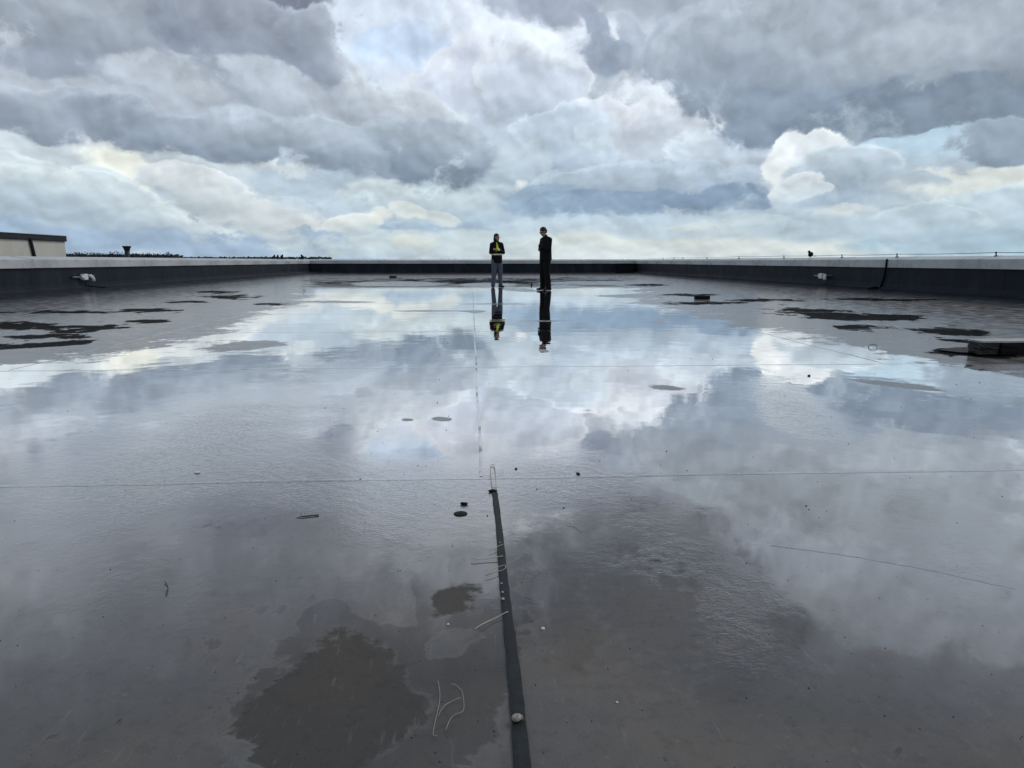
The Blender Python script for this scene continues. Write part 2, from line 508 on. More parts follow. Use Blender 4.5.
c = t.mix(t.math('MULTIPLY', rimf, t.ramp(n_hi, 0.40, 0.62, 0.0, 0.40)), c, (0.17, 0.165, 0.155, 1))
# fine scuffs and granules
scf = t.noise(t.mapping(obj, (0, 0, 0), (0, 0, .7), (60.0, 9.0, 1.0)), 1.0, 4, 0.6)
c = t.mix(t.math('MULTIPLY', t.ramp(scf, 0.60, 0.72), 0.30), c, (0.19, 0.19, 0.19, 1))
vo = t.new('ShaderNodeTexVoronoi', feature='F1', voronoi_dimensions='2D')
t.l.new(obj, vo.inputs['Vector']); vo.inputs['Scale'].default_value = 38.0
gran = t.math('MULTIPLY', t.ramp(t.math('ADD', vo.outputs['Distance'], t.math('MULTIPLY', n_hi, 0.12)), 0.13, 0.07), t.ramp(n_md, 0.48, 0.58))
c = t.mix(t.math('MULTIPLY', gran, 0.4), c, (0.22, 0.215, 0.205, 1))
# water surface ripple
wv = t.new('ShaderNodeTexWave', wave_type='BANDS', bands_direction='DIAGONAL', wave_profile='SIN')
t.l.new(obj, wv.inputs['Vector'])
wv.inputs['Scale'].default_value = 5.5
wv.inputs['Distortion'].default_value = 7.0
wv.inputs['Detail'].default_value = 3.0
wv.inputs['Detail Scale'].default_value = 1.6
rip_h = t.math('ADD', t.math('MULTIPLY', wv.outputs['Fac'], 0.22), t.math('MULTIPLY', t.noise(t.mapping(obj, (0, 0, 0), (0, 0, .5), (1.0, 1.8, 1.0)), 48.0, 3, 0.55, 1.2), 1.1))
rip_a = t.ramp(t.math('ADD', rip_f, t.math('MULTIPLY', edge, 0.5)), 0.15, 0.95)
b1 = t.new('ShaderNodeBump')
t.l.new(t.math('MULTIPLY', rip_h, rip_a), b1.inputs['Height'])
b1.inputs['Distance'].default_value = 0.0011
b1.inputs['Strength'].default_value = 1.0
b2 = t.new('ShaderNodeBump')      # slow swell of the whole film
t.l.new(t.noise(obj, 2.2, 2, 0.5), b2.inputs['Height'])
b2.inputs['Distance'].default_value = 0.0012
b2.inputs['Strength'].default_value = 1.0
t.l.new(b1.outputs[0], b2.inputs['Normal'])
b3 = t.new('ShaderNodeBump')      # membrane relief
t.l.new(t.math('ADD', t.math('MULTIPLY', n_hi, 1.0), t.math('MULTIPLY', n_gr, 0.25)), b3.inputs['Height'])
b3.inputs['Distance'].default_value = 0.0011
b3.inputs['Strength'].default_value = 1.0
# reflection strength by grazing angle
def fres(ior, nrm):
    f = t.new('ShaderNodeFresnel')
    f.inputs['IOR'].default_value = ior
    t.l.new(nrm, f.inputs['Normal'])
    return f.outputs[0]
dif_w = t.new('ShaderNodeBsdfDiffuse'); t.l.new(c, dif_w.inputs['Color'])
gl_w = t.new('ShaderNodeBsdfGlossy'); gl_w.distribution = 'GGX'
gl_w.inputs['Color'].default_value = (1.0, 0.985, 0.975, 1)
t.l.new(t.ramp(rip_a, 0, 1, 0.012, 0.05), gl_w.inputs['Roughness'])
t.l.new(b2.outputs[0], gl_w.inputs['Normal'])
mw = t.new('ShaderNodeMixShader')
t.l.new(t.ramp(fres(1.75, b2.outputs[0]), 0.12, 0.37, 0.05, 0.98, smooth=False), mw.inputs[0])
t.l.new(dif_w.outputs[0], mw.inputs[1]); t.l.new(gl_w.outputs[0], mw.inputs[2])
dif_d = t.new('ShaderNodeBsdfDiffuse'); t.l.new(c, dif_d.inputs['Color'])
t.l.new(b3.outputs[0], dif_d.inputs['Normal'])
gl_d = t.new('ShaderNodeBsdfGlossy'); gl_d.distribution = 'GGX'
gl_d.inputs['Color'].default_value = (0.97, 0.955, 0.955, 1)
t.l.new(t.ramp(n_md, 0.3, 0.7, 0.10, 0.24), gl_d.inputs['Roughness'])
t.l.new(b3.outputs[0], gl_d.inputs['Normal'])
md = t.new('ShaderNodeMixShader')
fd = t.ramp(fres(1.5, b2.outputs[0]), 0.04, 0.75, 0.04, 0.72, smooth=False)
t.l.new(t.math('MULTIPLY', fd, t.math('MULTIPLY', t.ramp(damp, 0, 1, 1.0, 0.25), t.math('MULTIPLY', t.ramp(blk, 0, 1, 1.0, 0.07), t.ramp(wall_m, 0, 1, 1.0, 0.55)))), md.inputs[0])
t.l.new(dif_d.outputs[0], md.inputs[1]); t.l.new(gl_d.outputs[0], md.inputs[2])
mf = t.new('ShaderNodeMixShader')
t.l.new(film, mf.inputs[0])
t.l.new(md.outputs[0], mf.inputs[1]); t.l.new(mw.outputs[0], mf.inputs[2])
t.l.new(mf.outputs[0], ro.inputs[0])
MATS['roof'] = rm
for nm_, dk in (('coping_metal', 0.28), ('black_membrane_wall', 0.30)):
    m_ = MATS[nm_]; q_ = NT(m_.node_tree); b_ = q_.n['Principled BSDF']
    src = b_.inputs['Base Color'].links[0].from_socket
    og = q_.new('ShaderNodeTexCoord').outputs['Object']
    st = q_.noise(q_.mapping(og, (0, 0, 0), (0, 0, 0), (1.2, 1.6, 0.5)), 1.0, 6, 0.6)
    k_ = q_.ramp(st, 0.48, 0.66, 0.0, 1.0)
    tgt = (0.22, 0.22, 0.21, 1) if nm_ == 'coping_metal' else (0.040, 0.046, 0.055, 1)
    q_.l.new(q_.mix(q_.math('MULTIPLY', k_, dk), src, tgt), b_.inputs['Base Color'])

# grid, finer near the viewer
def spaced(a, b, n, s):
    u = np.linspace(np.arcsinh(a / s), np.arcsinh(b / s), n)
    return np.sinh(u) * s
gx = spaced(XL, XR, 420, 1.2)
gy = np.concatenate([np.linspace(YB, 0.9, 14)[:-1], np.geomspace(0.9, YF, 440)])
GX, GY = np.meshgrid(gx, gy)
VX, VY = GX.ravel(), GY.ravel()
# flat measure of the roof as it spreads away from the origin (perspective metric), used to lay out the puddles
def flat(x, y):
    yy = np.maximum(y, 0.6)
    # position in the picture of a roof point
    cf = x * FWD.x + y * FWD.y - H * FWD.z
    cf = np.maximum(cf, 0.15)
    cx = x * RGT.x + y * RGT.y
    cu = x * UPV.x + y * UPV.y - H * UPV.z
    return 512 + F * cx / cf, 384 - F * cu / cf
PX, PY = flat(VX, VY)
def blob(px, py, rx, ry, amp, rot=0.0, p=1.0):
    c_, s_ = math.cos(R(rot)), math.sin(R(rot))
    u = ((PX - px) * c_ + (PY - py) * s_) / rx
    v = (-(PX - px) * s_ + (PY - py) * c_) / ry
    return amp * np.exp(-(u * u + v * v) ** p)
def poly_sd(poly, sx=1.0, sy=1.0):
    """signed distance to polygon, positive inside"""
    pts = np.array(poly, float) * [sx, sy]
    X, Y = PX * sx, PY * sy
    dmin = np.full(X.shape, 1e9)
    inside = np.zeros(X.shape, bool)
    n = len(pts)
    for i in range(n):
        ax, ay = pts[i]; bx, by = pts[(i + 1) % n]
        ex, ey = bx - ax, by - ay
        tt = np.clip(((X - ax) * ex + (Y - ay) * ey) / (ex * ex + ey * ey), 0, 1)
        dmin = np.minimum(dmin, np.hypot(X - ax - tt * ex, Y - ay - tt * ey))
        cond = ((ay > Y) != (by > Y)) & (X < ex * (Y - ay) / (ey if abs(ey) > 1e-9 else 1e-9) + ax)
        inside ^= cond
    return np.where(inside, dmin, -dmin)
main = [(315, 281), (300, 300), (255, 316), (190, 342), (100, 357), (-200, 372), (-200, 1200), (1300, 1200), (1300, 390), (1024, 379), (930, 359), (860, 346), (800, 336), (740, 326), (690, 313), (650, 300), (630, 281), (480, 277)]
sdm = poly_sd(main, 1.0, 3.0)
film = np.clip(sdm / 40.0, -0.95, 1.7) + 0.25 * (PY > 420) * np.clip((PY - 420) / 60, 0, 1)
for a in [(350, 690, 90, 95, 1.5, 10), (300, 730, 70, 60, 1.0, 0), (455, 610, 45, 50, 1.3, 20), (640, 590, 150, 80, 1.3, 20), (600, 700, 200, 90, .9, 0), (150, 750, 150, 50, .9, 0), (860, 740, 200, 60, .8, 0)]:
    film -= 1.5 * blob(a[0], a[1], a[2], a[3], a[4], a[5])
# dry or damp islands in the water
isl = [(260, 297, 26, 2, 0), (240, 303, 20, 1.5, 0), (150, 321, 40, 3, 0), (255, 346, 40, 5, -4), (400, 284, 40, 2.0, 0), (350, 302, 40, 1.2, 0),
       (475, 312, 12, 2, 0), (488, 285, 26, 1.8, 0), (520, 290, 20, 1.8, 3), (560, 287, 20, 1.8, 0), (640, 296, 50, 1.5, 0), (660, 323, 8, 1.6, 0),
       (667, 388, 26, 3.4, 4), (407, 420, 9, 2.2, 0), (441, 419, 13, 2.6, 3), (544, 351, 7, 2.2, 10), (900, 385, 60, 4, 6), (600, 283, 50, 1.5, 0), (450, 276, 100, 1.5, 0), (500, 304, 60, 1.1, 0), (545, 321, 40, 1.1, 0), (430, 311, 60, 1.1, 0)]
for a in isl: film -= blob(a[0], a[1], a[2] * (1.15 if a[1] > 330 else 1), a[3] * (1.15 if a[1] > 330 else 1), 2.6 if a[1] > 330 else 2.2, a[4], 1.0 if a[1] > 330 else 1.6)
# dark damp patches outside the main water, coloured near black and hardly glossy
pud = [(20, 326, 45, 4.5, 0), (40, 337, 50, 2.2, 0), (95, 329, 30, 3, -2), (150, 321, 26, 2, 0), (20, 346, 45, 3, -4), (75, 343, 18, 2, -4), (230, 297, 30, 2.2, 0), (215, 292, 22, 1.2, 0),
       (270, 304, 18, 1.2, 0), (150, 310, 30, 1.5, 0), (60, 312, 60, 1.6, 0), (190, 302, 24, 1.2, 0),
       (815, 312, 42, 4.0, 3), (860, 318, 40, 2.5, 2), (850, 328, 16, 2.6, 0), (905, 317, 24, 2.2, 0), (940, 331, 50, 3.6, 2), (960, 350, 24, 3, 0), (985, 355, 40, 4, 2), (700, 303, 40, 1.6, 0),
       (690, 295, 30, 1.4, 0), (770, 300, 40, 1.3, 0), (648, 285, 20, 1.3, 0), (1000, 342, 60, 2, 2), (880, 300, 50, 1.2, 2),
       (378, 600, 44, 30, 20), (450, 650, 30, 26, -40), (300, 560, 60, 20, 0), (470, 560, 30, 12, 0), (570, 640, 60, 12, 5), (860, 700, 60, 14, 20), (160, 690, 60, 12, -10)]
damp = np.zeros_like(film)
for a in [(350, 700, 70, 90, 1.0, 10), (335, 630, 34, 34, .8, -20), (300, 740, 60, 50, .8, 0), (400, 740, 60, 50, .7, 0), (462, 612, 50, 70, 1.35, 15), (410, 690, 50, 50, .6, 0), (455, 700, 50, 50, .6, 0), (434, 590, 20, 24, .9, 0), (434, 575, 16, 14, .6, 0),
          (610, 540, 110, 60, .05, 10)]:
    damp += 1.0 * blob(a[0], a[1], a[2] * 1.15, a[3] * 1.1, a[4], a[5])
for a in [(385, 600, 40, 24, 20), (448, 648, 36, 24, -40)]:
    damp -= blob(a[0], a[1], a[2], a[3], 1.8, a[4])
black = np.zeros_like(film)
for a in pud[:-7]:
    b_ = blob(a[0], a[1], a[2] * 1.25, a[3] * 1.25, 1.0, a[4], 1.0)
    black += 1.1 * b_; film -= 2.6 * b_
for a in [(385, 600, 40, 24, 20), (448, 648, 36, 24, -40), (425, 560, 60, 20, 0)]:
    film += blob(a[0], a[1], a[2], a[3], 2.8, a[4], 1.3)
rip = np.zeros_like(film)
for a in [(230, 430, 120, 40, .7, -25), (430, 500, 110, 40, .9, -5), (300, 480, 90, 40, .55, 0), (800, 415, 60, 22, .9, 25), (560, 480, 60, 20, .7, 0), (690, 600, 120, 60, .9, 40),
          (90, 490, 150, 50, .5, -10), (950, 560, 90, 50, .6, 20), (520, 395, 40, 10, .2, 0), (960, 400, 100, 15, .3, 0), (150, 600, 200, 70, .4, 0)]:
    rip += blob(a[0], a[1], a[2], a[3], a[4], a[5])

lift_l = np.clip((-8.3 - VX) / 2.5, 0, 1); lift_r = np.clip((VX - 8.7) / 2.5, 0, 1)
VZ = 0.13 * (lift_l ** 2 + lift_r ** 2) + 0.09 * np.clip((VY - 48.6) / 0.9, 0, 1) ** 2
nx, ny = len(gx), len(gy)
me = bpy.data.meshes.new('roof_surface')
me.vertices.add(nx * ny)
me.vertices.foreach_set('co', np.stack([VX, VY, VZ], 1).astype(np.float32).ravel())
ii = (np.arange(ny - 1)[:, None] * nx + np.arange(nx - 1)[None, :]).ravel()
quads = np.stack([ii, ii + 1, ii + nx + 1, ii + nx], 1).astype(np.int32)
me.loops.add(quads.size); me.loops.foreach_set('vertex_index', quads.ravel())
me.polygons.add(len(quads)); me.polygons.foreach_set('loop_start', np.arange(len(quads), dtype=np.int32) * 4)
me.polygons.foreach_set('loop_total', np.full(len(quads), 4, dtype=np.int32))
me.polygons.foreach_set('use_smooth', np.ones(len(quads), bool))
me.update(); me.validate()
for nm, arr in (('film', film), ('damp', damp), ('ripple', rip), ('black', black), ('wallside', np.clip((np.maximum(-VX - 8.9, VX - 9.3)) / 1.2, 0, 1))):
    a_ = me.attributes.new(nm, 'FLOAT', 'POINT')
    a_.data.foreach_set('value', arr.astype(np.float32))
roof = link('roof_surface', me, 'roof')
tag(roof, 'flat roof of dark grey membrane under a wide sheet of rainwater', None, None, 'structure')

# membrane laps across the roof, each a thin proud strip
def face_up(o):
    if sum(p.normal.z for p in o.data.polygons) < 0: o.data.flip_normals()
    return o
def seam_attr(o, v=0.5):
    face_up(o)
    a_ = o.data.attributes.new('film', 'FLOAT', 'POINT')
    a_.data.foreach_set('value', [v] * len(o.data.vertices))
    a_ = o.data.attributes.new('ripple', 'FLOAT', 'POINT')
    a_.data.foreach_set('value', [.6] * len(o.data.vertices))
    return o
def strip_mesh(name, x0, x1, width, y, h=0.0035, wob=0.006):
    bm = bmesh.new()
    n = 60
    rows = []
    for i in range(n + 1):
        x = x0 + (x1 - x0) * i / n
        dy = wob * math.sin(i * 1.3 + y) + wob * random.uniform(-.6, .6)
        zz = 0.13 * (max(0, min(1, (-8.3 - x) / 2.5)) ** 2 + max(0, min(1, (x - 8.7) / 2.5)) ** 2)
        rows.append([bm.verts.new((x, y + dy - width / 2, zz + 0.0005)), bm.verts.new((x, y + dy - width / 2 + .003, zz + h)),
                     bm.verts.new((x, y + dy + width / 2 - .003, zz + h)), bm.verts.new((x, y + dy + width / 2, zz + 0.0002))])
    for a, b in zip(rows, rows[1:]):
        for k in range(3):
            bm.faces.new((a[k], b[k], b[k + 1], a[k + 1]))
    return seam_attr(from_bm(name, bm, 'roof', roof))
k = 0
while LAP0 + LAP * k < YF - 1:
    strip_mesh('lap_seam', XL + .02, XR - .02, 0.026, LAP0 + LAP * k, h=0.0005)
    k += 1
# the long seam: a dark welded cover strip that runs up to the first lap
bm = bmesh.new()
rows = []
N = 120
sx = G(508, 620).x
for i in range(N + 1):
    y = -3 + (G(500, 494).y + 3) * i / N
    wd = 0.0145 - 0.0035 * max(0.0, min(1.0, (y - 1.2) / 1.2)) + random.uniform(-.0011, .0011)
    ox = 0.0012 * math.sin(i * .35)
    rows.append([bm.verts.new((sx + ox + q, y, z)) for q, z in ((-wd, .0002), (-wd + .001, .006), (-.006, .0072), (wd - .0015, .0062), (wd, .0002))])
for a, b in zip(rows, rows[1:]):
    for q in range(4): bm.faces.new((a[q], a[q + 1], b[q + 1], b[q]))
tag(face_up(from_bm('cover_strip', bm, 'seam', roof)), 'dark cover strip over the long seam in the foreground')
bm = bmesh.new()
rows = []
for i in range(40):
    y = LAP0 + .02 + i * 0.45
    rows.append([bm.verts.new((sx - 0.05 + q + .004 * math.sin(i), y, z)) for q, z in ((-.007, .0003), (-.005, .0012), (.005, .0012), (.007, .0003))])
for a, b in zip(rows, rows[1:]):
    for q in range(3): bm.faces.new((a[q], a[q + 1], b[q + 1], b[q]))
seam_attr(from_bm('long_seam', bm, 'roof', roof), .2)
for x_ in (-7.2, -3.7, 3.5, 7.1):
    for (ya, yb) in ((LAP0 + LAP * 1 + .05, LAP0 + LAP * 4), (LAP0 + LAP * 6, LAP0 + LAP * 9)):
        bm = bmesh.new(); rows = []
        for i in range(20):
            y = ya + (yb - ya) * i / 19
            rows.append([bm.verts.new((x_ + q + .008 * math.sin(i * 1.7), y, z)) for q, z in ((-.007, .0003), (-.005, .0012), (.005, .0012), (.007, .0003))])
        for a, b in zip(rows, rows[1:]):
            for q in range(3): bm.faces.new((a[q], a[q + 1], b[q + 1], b[q]))
        seam_attr(from_bm('long_seam', bm, 'roof', roof), .2)

# creases in the membrane on the right
for pp in ([(770, 545), (850, 556), (930, 570), (1030, 592)],):
    P_ = [G(a, b) for a, b in pp]
    bm = bmesh.new(); rows = []
    for i in range(len(P_) - 1):
        for q in range(8):
            p = P_[i].lerp(P_[i + 1], q / 8)
            d_ = (P_[i + 1] - P_[i]).normalized(); n_ = Vector((-d_.y, d_.x, 0))
            p = p + n_ * random.uniform(-.004, .004)
            rows.append([bm.verts.new((p.x + n_.x * w_, p.y + n_.y * w_, z)) for w_, z in ((-.006, .0001), (-.002, .0003), (.002, .0003), (.005, .0001))])
    for a, b in zip(rows, rows[1:]):
        for q in range(3): bm.faces.new((a[q], a[q + 1], b[q + 1], b[q]))
    o = seam_attr(from_bm('membrane_crease', bm, 'roof', roof), .6)

# ------------------------------------------------------------------ parapets
def parapet(name, label, origin, length, side_vec, along, panel=3.0):
    """local frame: X outward from the roof, Y along, built then placed"""
    root = empty(name, origin)
    ax = Vector(side_vec); ay = Vector(along)
    root.rotation_euler = Matrix((ax, ay, Vector((0, 0, 1)))).transposed().to_euler() if ax.cross(ay).z > 0 else (0, 0, 0)
    tag(root, label, 'parapet')
    flip = ax.cross(ay).z < 0
    s = -1 if flip else 1
    # profile of the upstand with a rounded cove at its foot
    prof = [(0.46, -0.3), (0.46, 0.80), (0.0, 0.80), (0.0, 0.26), (-0.012, 0.18), (-0.06, 0.135), (-0.10, 0.11), (-0.10, -0.3)]
    bm = bmesh.new(); add_prism(bm, [(s * x, z) for x, z in prof], (0, length))
    up = from_bm('upstand', bm, 'black_membrane_wall', root)
    # membrane sheets on the upstand overlap every few metres
    y = 1.7
    bm0 = bmesh.new(); add_prism(bm0, [(s * x, z) for x, z in [(0.002, 0.2), (0.002, 0.70), (-0.004, 0.70), (-0.004, 0.26), (-0.014, 0.18), (-0.062, 0.139), (-0.095, 0.115), (-.09, .10)]], (0, 0.10))
    m0 = bpy.data.meshes.new('sheet_lap'); bmesh.ops.recalc_face_normals(bm0, faces=bm0.faces); bm0.to_mesh(m0); bm0.free()
    while y < length - 1:
        o = link('sheet_lap', m0, 'black_membrane_wall', up); o.location = (0, y, 0)
        y += 3.8
    # coping: pressed metal panels with a drip edge, top falling towards the roof
    cp = [(-0.055, 0.69), (-0.055, 0.885), (-0.045, 0.902), (0.50, 0.975), (0.51, 0.965), (0.51, 0.76), (0.50, 0.76), (0.50, 0.945), (-0.040, 0.880), (-0.040, 0.69)]
    n = max(1, round(length / panel)); pl = length / n
    bmc = bmesh.new(); add_prism(bmc, [(s * x, z) for x, z in cp], (0.003, pl - 0.003))
    mc = bpy.data.meshes.new('coping_panel'); bmesh.ops.recalc_face_normals(bmc, faces=bmc.faces); bmc.to_mesh(mc); bmc.free()
    cj = [(-0.058, 0.70), (-0.058, 0.887), (-0.047, 0.905), (0.50, 0.979), (0.50, 0.95), (-0.045, 0.88), (-.045, .70)]
    bmj = bmesh.new(); add_prism(bmj, [(s * x, z) for x, z in cj], (-0.035, 0.035))
    mj = bpy.data.meshes.new('joint_cover'); bmesh.ops.recalc_face_normals(bmj, faces=bmj.faces); bmj.to_mesh(mj); bmj.free()
    for i in range(n):
        o = link('coping_panel', mc, 'coping_metal', root); o.location = (0, i * pl, random.uniform(-.002, .002))
        if i:
            o = link('joint_cover', mj, 'coping_metal', root); o.location = (0, i * pl, 0.001)
    return root
parapet('parapet_wall', 'black parapet with grey metal coping along the left edge of the roof', (XL, YB, 0), YF - YB - 0.12, (-1, 0, 0), (0, 1, 0))
parapet('parapet_wall', 'black parapet with grey metal coping along the right edge of the roof, cable hanging down it', (XR, YB, 0), YF - YB - 0.12, (1, 0, 0), (0, 1, 0))
parapet('parapet_wall', 'black parapet closing the far end of the roof behind the two people', (XR + 0.6, YF, 0), XR - XL + 1.2, (0, 1, 0), (-1, 0, 0))
parapet('parapet_wall', 'black parapet at the near end of the roof, behind the viewer', (XL - 0.6, YB, 0), XR - XL + 1.2, (0, -1, 0), (1, 0, 0))

# black box in the far right corner
root = empty('storage_box', (XR - 0.75, YF - 0.55, 0.0))
tag(root, 'black box standing against the far right corner of the parapet', 'box')
bm = bmesh.new(); add_box(bm, -.55, .45, -.35, .35, 0.02, .62, .02); from_bm('box_body', bm, 'black_rubber', root)
bm = bmesh.new(); add_box(bm, -.58, .48, -.38, .38, .62, .70, .015); from_bm('lid', bm, 'black_rubber', root)

# lightning conductor along the right coping
root = empty('lightning_conductor', (XR + 0.40, 0, 0.96))
tag(root, 'thin lightning conductor wire on small clips along the right coping', 'wire')
def wire_y(px): # depth of a picture column on the line x = XR+.4
    d_ = ray(px, 258); return (XR + .40) * d_.y / d_.x
clips = [wire_y(p) for p in (1024 + 70, 996, 897, 842, 784, 739, 707, 683, 674, 663)]
pts = []
bm = bmesh.new()
ys = sorted([YB + 1, 4, 8] + clips + [YF - 1])
for a, b in zip(ys, ys[1:]):
    for q in range(5):
        f_ = q / 5
        pts.append((0, a + (b - a) * f_, 0.085 - 0.015 * math.sin(f_ * math.pi)))
add_tube(bm, pts, 0.007, 6)
from_bm('wire', bm, 'steel_dark', root)
bm = bmesh.new(); add_box(bm, -.035, .035, -.035, .035, -.01, .02, .004); add_tube(bm, [(0, 0, .02), (0, .012, .05), (0, .02, .10)], [.016, .014, .02], 8)
mclip = bpy.data.meshes.new('clip'); bm.to_mesh(mclip); bm.free()
for y in clips[:]:
    o = link('clip', mclip, 'steel_dark', root); o.location = (0, y, 0.0)

# dark birds perched on the copings
def bird(x, y, z, rz, s, label):
    root = empty('bird', (x, y, z), rz)
    tag(root, label, 'bird', 'small dark birds perched on the coping')
    bm = bmesh.new()
    add_ball(bm, (0, 0, .11), (.055, .085, .07), Euler((R(-35), 0, 0)))
    add_ball(bm, (0, .055, .19), (.035, .038, .036))
    add_tube(bm, [(0, .04, .15), (0, .055, .185)], [.04, .03], 8)
    me_ = bm
    b_ = from_bm('body', me_, 'black_rubber', root, True)
    bm = bmesh.new(); add_tube(bm, [(0, .085, .19), (0, .125, .182)], [.012, .002], 6); from_bm('beak', bm, 'steel_dark', root)
    bm = bmesh.new(); add_box(bm, -.025, .025, -.19, -.05, .055, .075, .004); from_bm('tail', bm, 'black_rubber', root)
    for sx_ in (-.02, .02):
        bm = bmesh.new(); add_tube(bm, [(sx_, 0, .06), (sx_, .01, 0)], .005, 6); from_bm('leg', bm, 'steel_dark', root)
    root.scale = (s, s, s)
def left_y(px):
    d_ = ray(px, 258); return (XL - .40) * d_.y / d_.x
y_ = wire_y(811); bird(XR + .38, y_, .955, R(100), 1.15, 'small dark bird perched on the right coping beside the wire')
for px, lb, s_ in ((274, 'small dark bird, leftmost of the three together on the left coping', 1.2), (277.5, 'small dark bird, middle of the three together on the left coping', 1.2),
                (281.5, 'small dark bird, rightmost of the three together on the left coping', 1.3), (302, 'lone small dark bird on the left coping near the far corner', 1.5)):
    bird(XL - .38, left_y(px), .955, R(random.uniform(0, 360)), s_, lb)

# pipe fittings on the side walls
def fitting(x, y, z, s, label, mir):
    root = empty('pipe_fitting', (x, y, z))
    tag(root, label, 'pipe fitting')
    bm = bmesh.new(); add_tube(bm, [(s * .04, mir * -.55, 0), (s * .04, mir * -.05, 0)], .028, 10); from_bm('conduit', bm, 'grey_conduit', root, True)
    bm = bmesh.new(); add_tube(bm, [(s * .04, mir * .30, .03), (s * .04, mir * .62, .03)], .012, 8); from_bm('conduit', bm, 'grey_conduit', root, True)
    bm = bmesh.new()
    add_box(bm, s * .07 - .06, s * .07 + .06, -.11, .11, -.085, .085, .02); add_tube(bm, [(s * .07, mir * -.10, 0), (s * .07, mir * -.18, 0)], [.06, .05], 12)
    from_bm('junction_box', bm, 'white_plastic', root)
    bm = bmesh.new()
    add_tube(bm, [(s * .05, mir * .24, .03), (s * .10, mir * .28, .02), (s * .13, mir * .33, -.04), (s * .13, mir * .35, -.12)], [.045, .05, .05, .055], 12)
    from_bm('elbow', bm, 'white_plastic', root, True)
    bm = bmesh.new(); add_box(bm, -.005, s * .03 if s > 0 else .03, mir * .2 - .1, mir * .2 + .1, -.015, .015) if s > 0 else add_box(bm, s * .03, .005, mir * .2 - .1, mir * .2 + .1, -.015, .015)
    from_bm('bracket', bm, 'steel_dark', root)
    return root
dL = ray(84, 277); tL = (XL + .06) / dL.x
fitting(XL + .0, dL.y * tL, H + dL.z * tL, 1, 'white pipe fitting with a grey conduit on the left parapet', 1)
dR = ray(822, 276); tR = (XR - .06) / dR.x
fitting(XR - .0, dR.y * tR, H + dR.z * tR, -1, 'white pipe fitting with a grey conduit on the right parapet', -1)
def wallpt(px, py, X):
    d_ = ray(px, py); t_ = X / d_.x
    return Vector((X, d_.y * t_, H + d_.z * t_))
# hanging cables
p = [wallpt(887, 259, XR - .07), wallpt(886, 268, XR - .075), wallpt(884, 277, XR - .03), wallpt(880, 288, XR - .04), wallpt(876, 294, XR - .12)]
p.append(G(872, 300, 0.13)); p[-2].z = max(p[-2].z, .15); p[-1] = Vector((XR - .55, p[-2].y - .35, .13))
bm = bmesh.new(); add_tube(bm, [tuple(q) for q in p], .028, 8)
tag(from_bm('cable', bm, 'black_rubber'), 'black cable hanging over the right coping down onto the roof', 'cable')
p = [wallpt(85, 281, XL + .05), wallpt(86, 286, XL + .07), wallpt(89, 290, XL + .12)]
p[-1].z = .17; p.append(Vector((XL + .5, p[-1].y + .15, .125)))
bm = bmesh.new(); add_tube(bm, [tuple(q) for q in p], .018, 8)
tag(from_bm('cable', bm, 'black_rubber'), 'short dark cable hanging below the white fitting on the left parapet', 'cable')

# ------------------------------------------------------------------ land and neighbours
bm = bmesh.new()
bmesh.ops.create_grid(bm, x_segments=40, y_segments=40, size=9000)
for v in bm.verts: v.co.z = -8.0
tag(from_bm('ground', bm, 'land'), None, None, None, 'structure')

# own building's walls below the roof edge
bm = bmesh.new(); add_box(bm, XL - .43, XR + .43, YB - .43, YF + .43, -8, -0.302)
tag(from_bm('building', bm, 'cream_render'), 'building block that carries the flat roof, below its edge', 'building')

# roof house beyond the left parapet
nx0 = -20.0
dd = ray(65, 245); t_ = nx0 / dd.x; ye = dd.y * t_
root = empty('roof_house', (nx0, ye, 0))
tag(root, 'cream walled roof house with a dark flat roof edge beyond the left parapet', 'building')
bm = bmesh.new(); add_box(bm, -9, 0, -26, 0, 0.32, 2.0); from_bm('wall', bm, 'cream_render', root)
bm = bmesh.new(); add_box(bm, -9.3, .08, -26.3, .08, 1.80, 2.06, .03); from_bm('roof_edge', bm, 'fascia_dark', root)
bm = bmesh.new(); add_box(bm, -9.34, .11, -26.34, .11, 2.063, 2.085); from_bm('metal_trim', bm, 'coping_metal', root)
a_ = wallpt(30, 238, nx0 + .07); b_ = wallpt(35, 258, nx0 + .07)
bm = bmesh.new(); add_tube(bm, [tuple(a_ - Vector((nx0, ye, 0))), tuple(b_ - Vector((nx0, ye, 0)))], .07, 8); from_bm('downpipe', bm, 'fascia_dark', root)
bm = bmesh.new(); add_box(bm, -60, -13.5, -30, 60, -8, 0.3)
tag(from_bm('neighbouring_building', bm, 'roof_far'), 'flat neighbouring building under the cream roof house, left of the parapet', 'building')
# mushroom vent
dv = ray(127, 250); tv = -17.0 / dv.x
root = empty('roof_vent', (-17.0, dv.y * tv, 0.3))
tag(root, 'dark mushroom vent standing beyond the left parapet', 'vent')
s_ = dv.y * tv / 720
ztop = H + ray(127, 246).z * tv - .3
bm = bmesh.new(); add_tube(bm, [(0, 0, 0), (0, 0, ztop - .12)], [.14, .11], 16); from_bm('pipe', bm, 'fascia_dark', root, True)
bm = bmesh.new(); add_tube(bm, [(0, 0, ztop - .24), (0, 0, ztop - .10), (0, 0, ztop - .03), (0, 0, ztop)], [.12, .16, .21, .19], 16); from_bm('cowl', bm, 'fascia_dark', root)

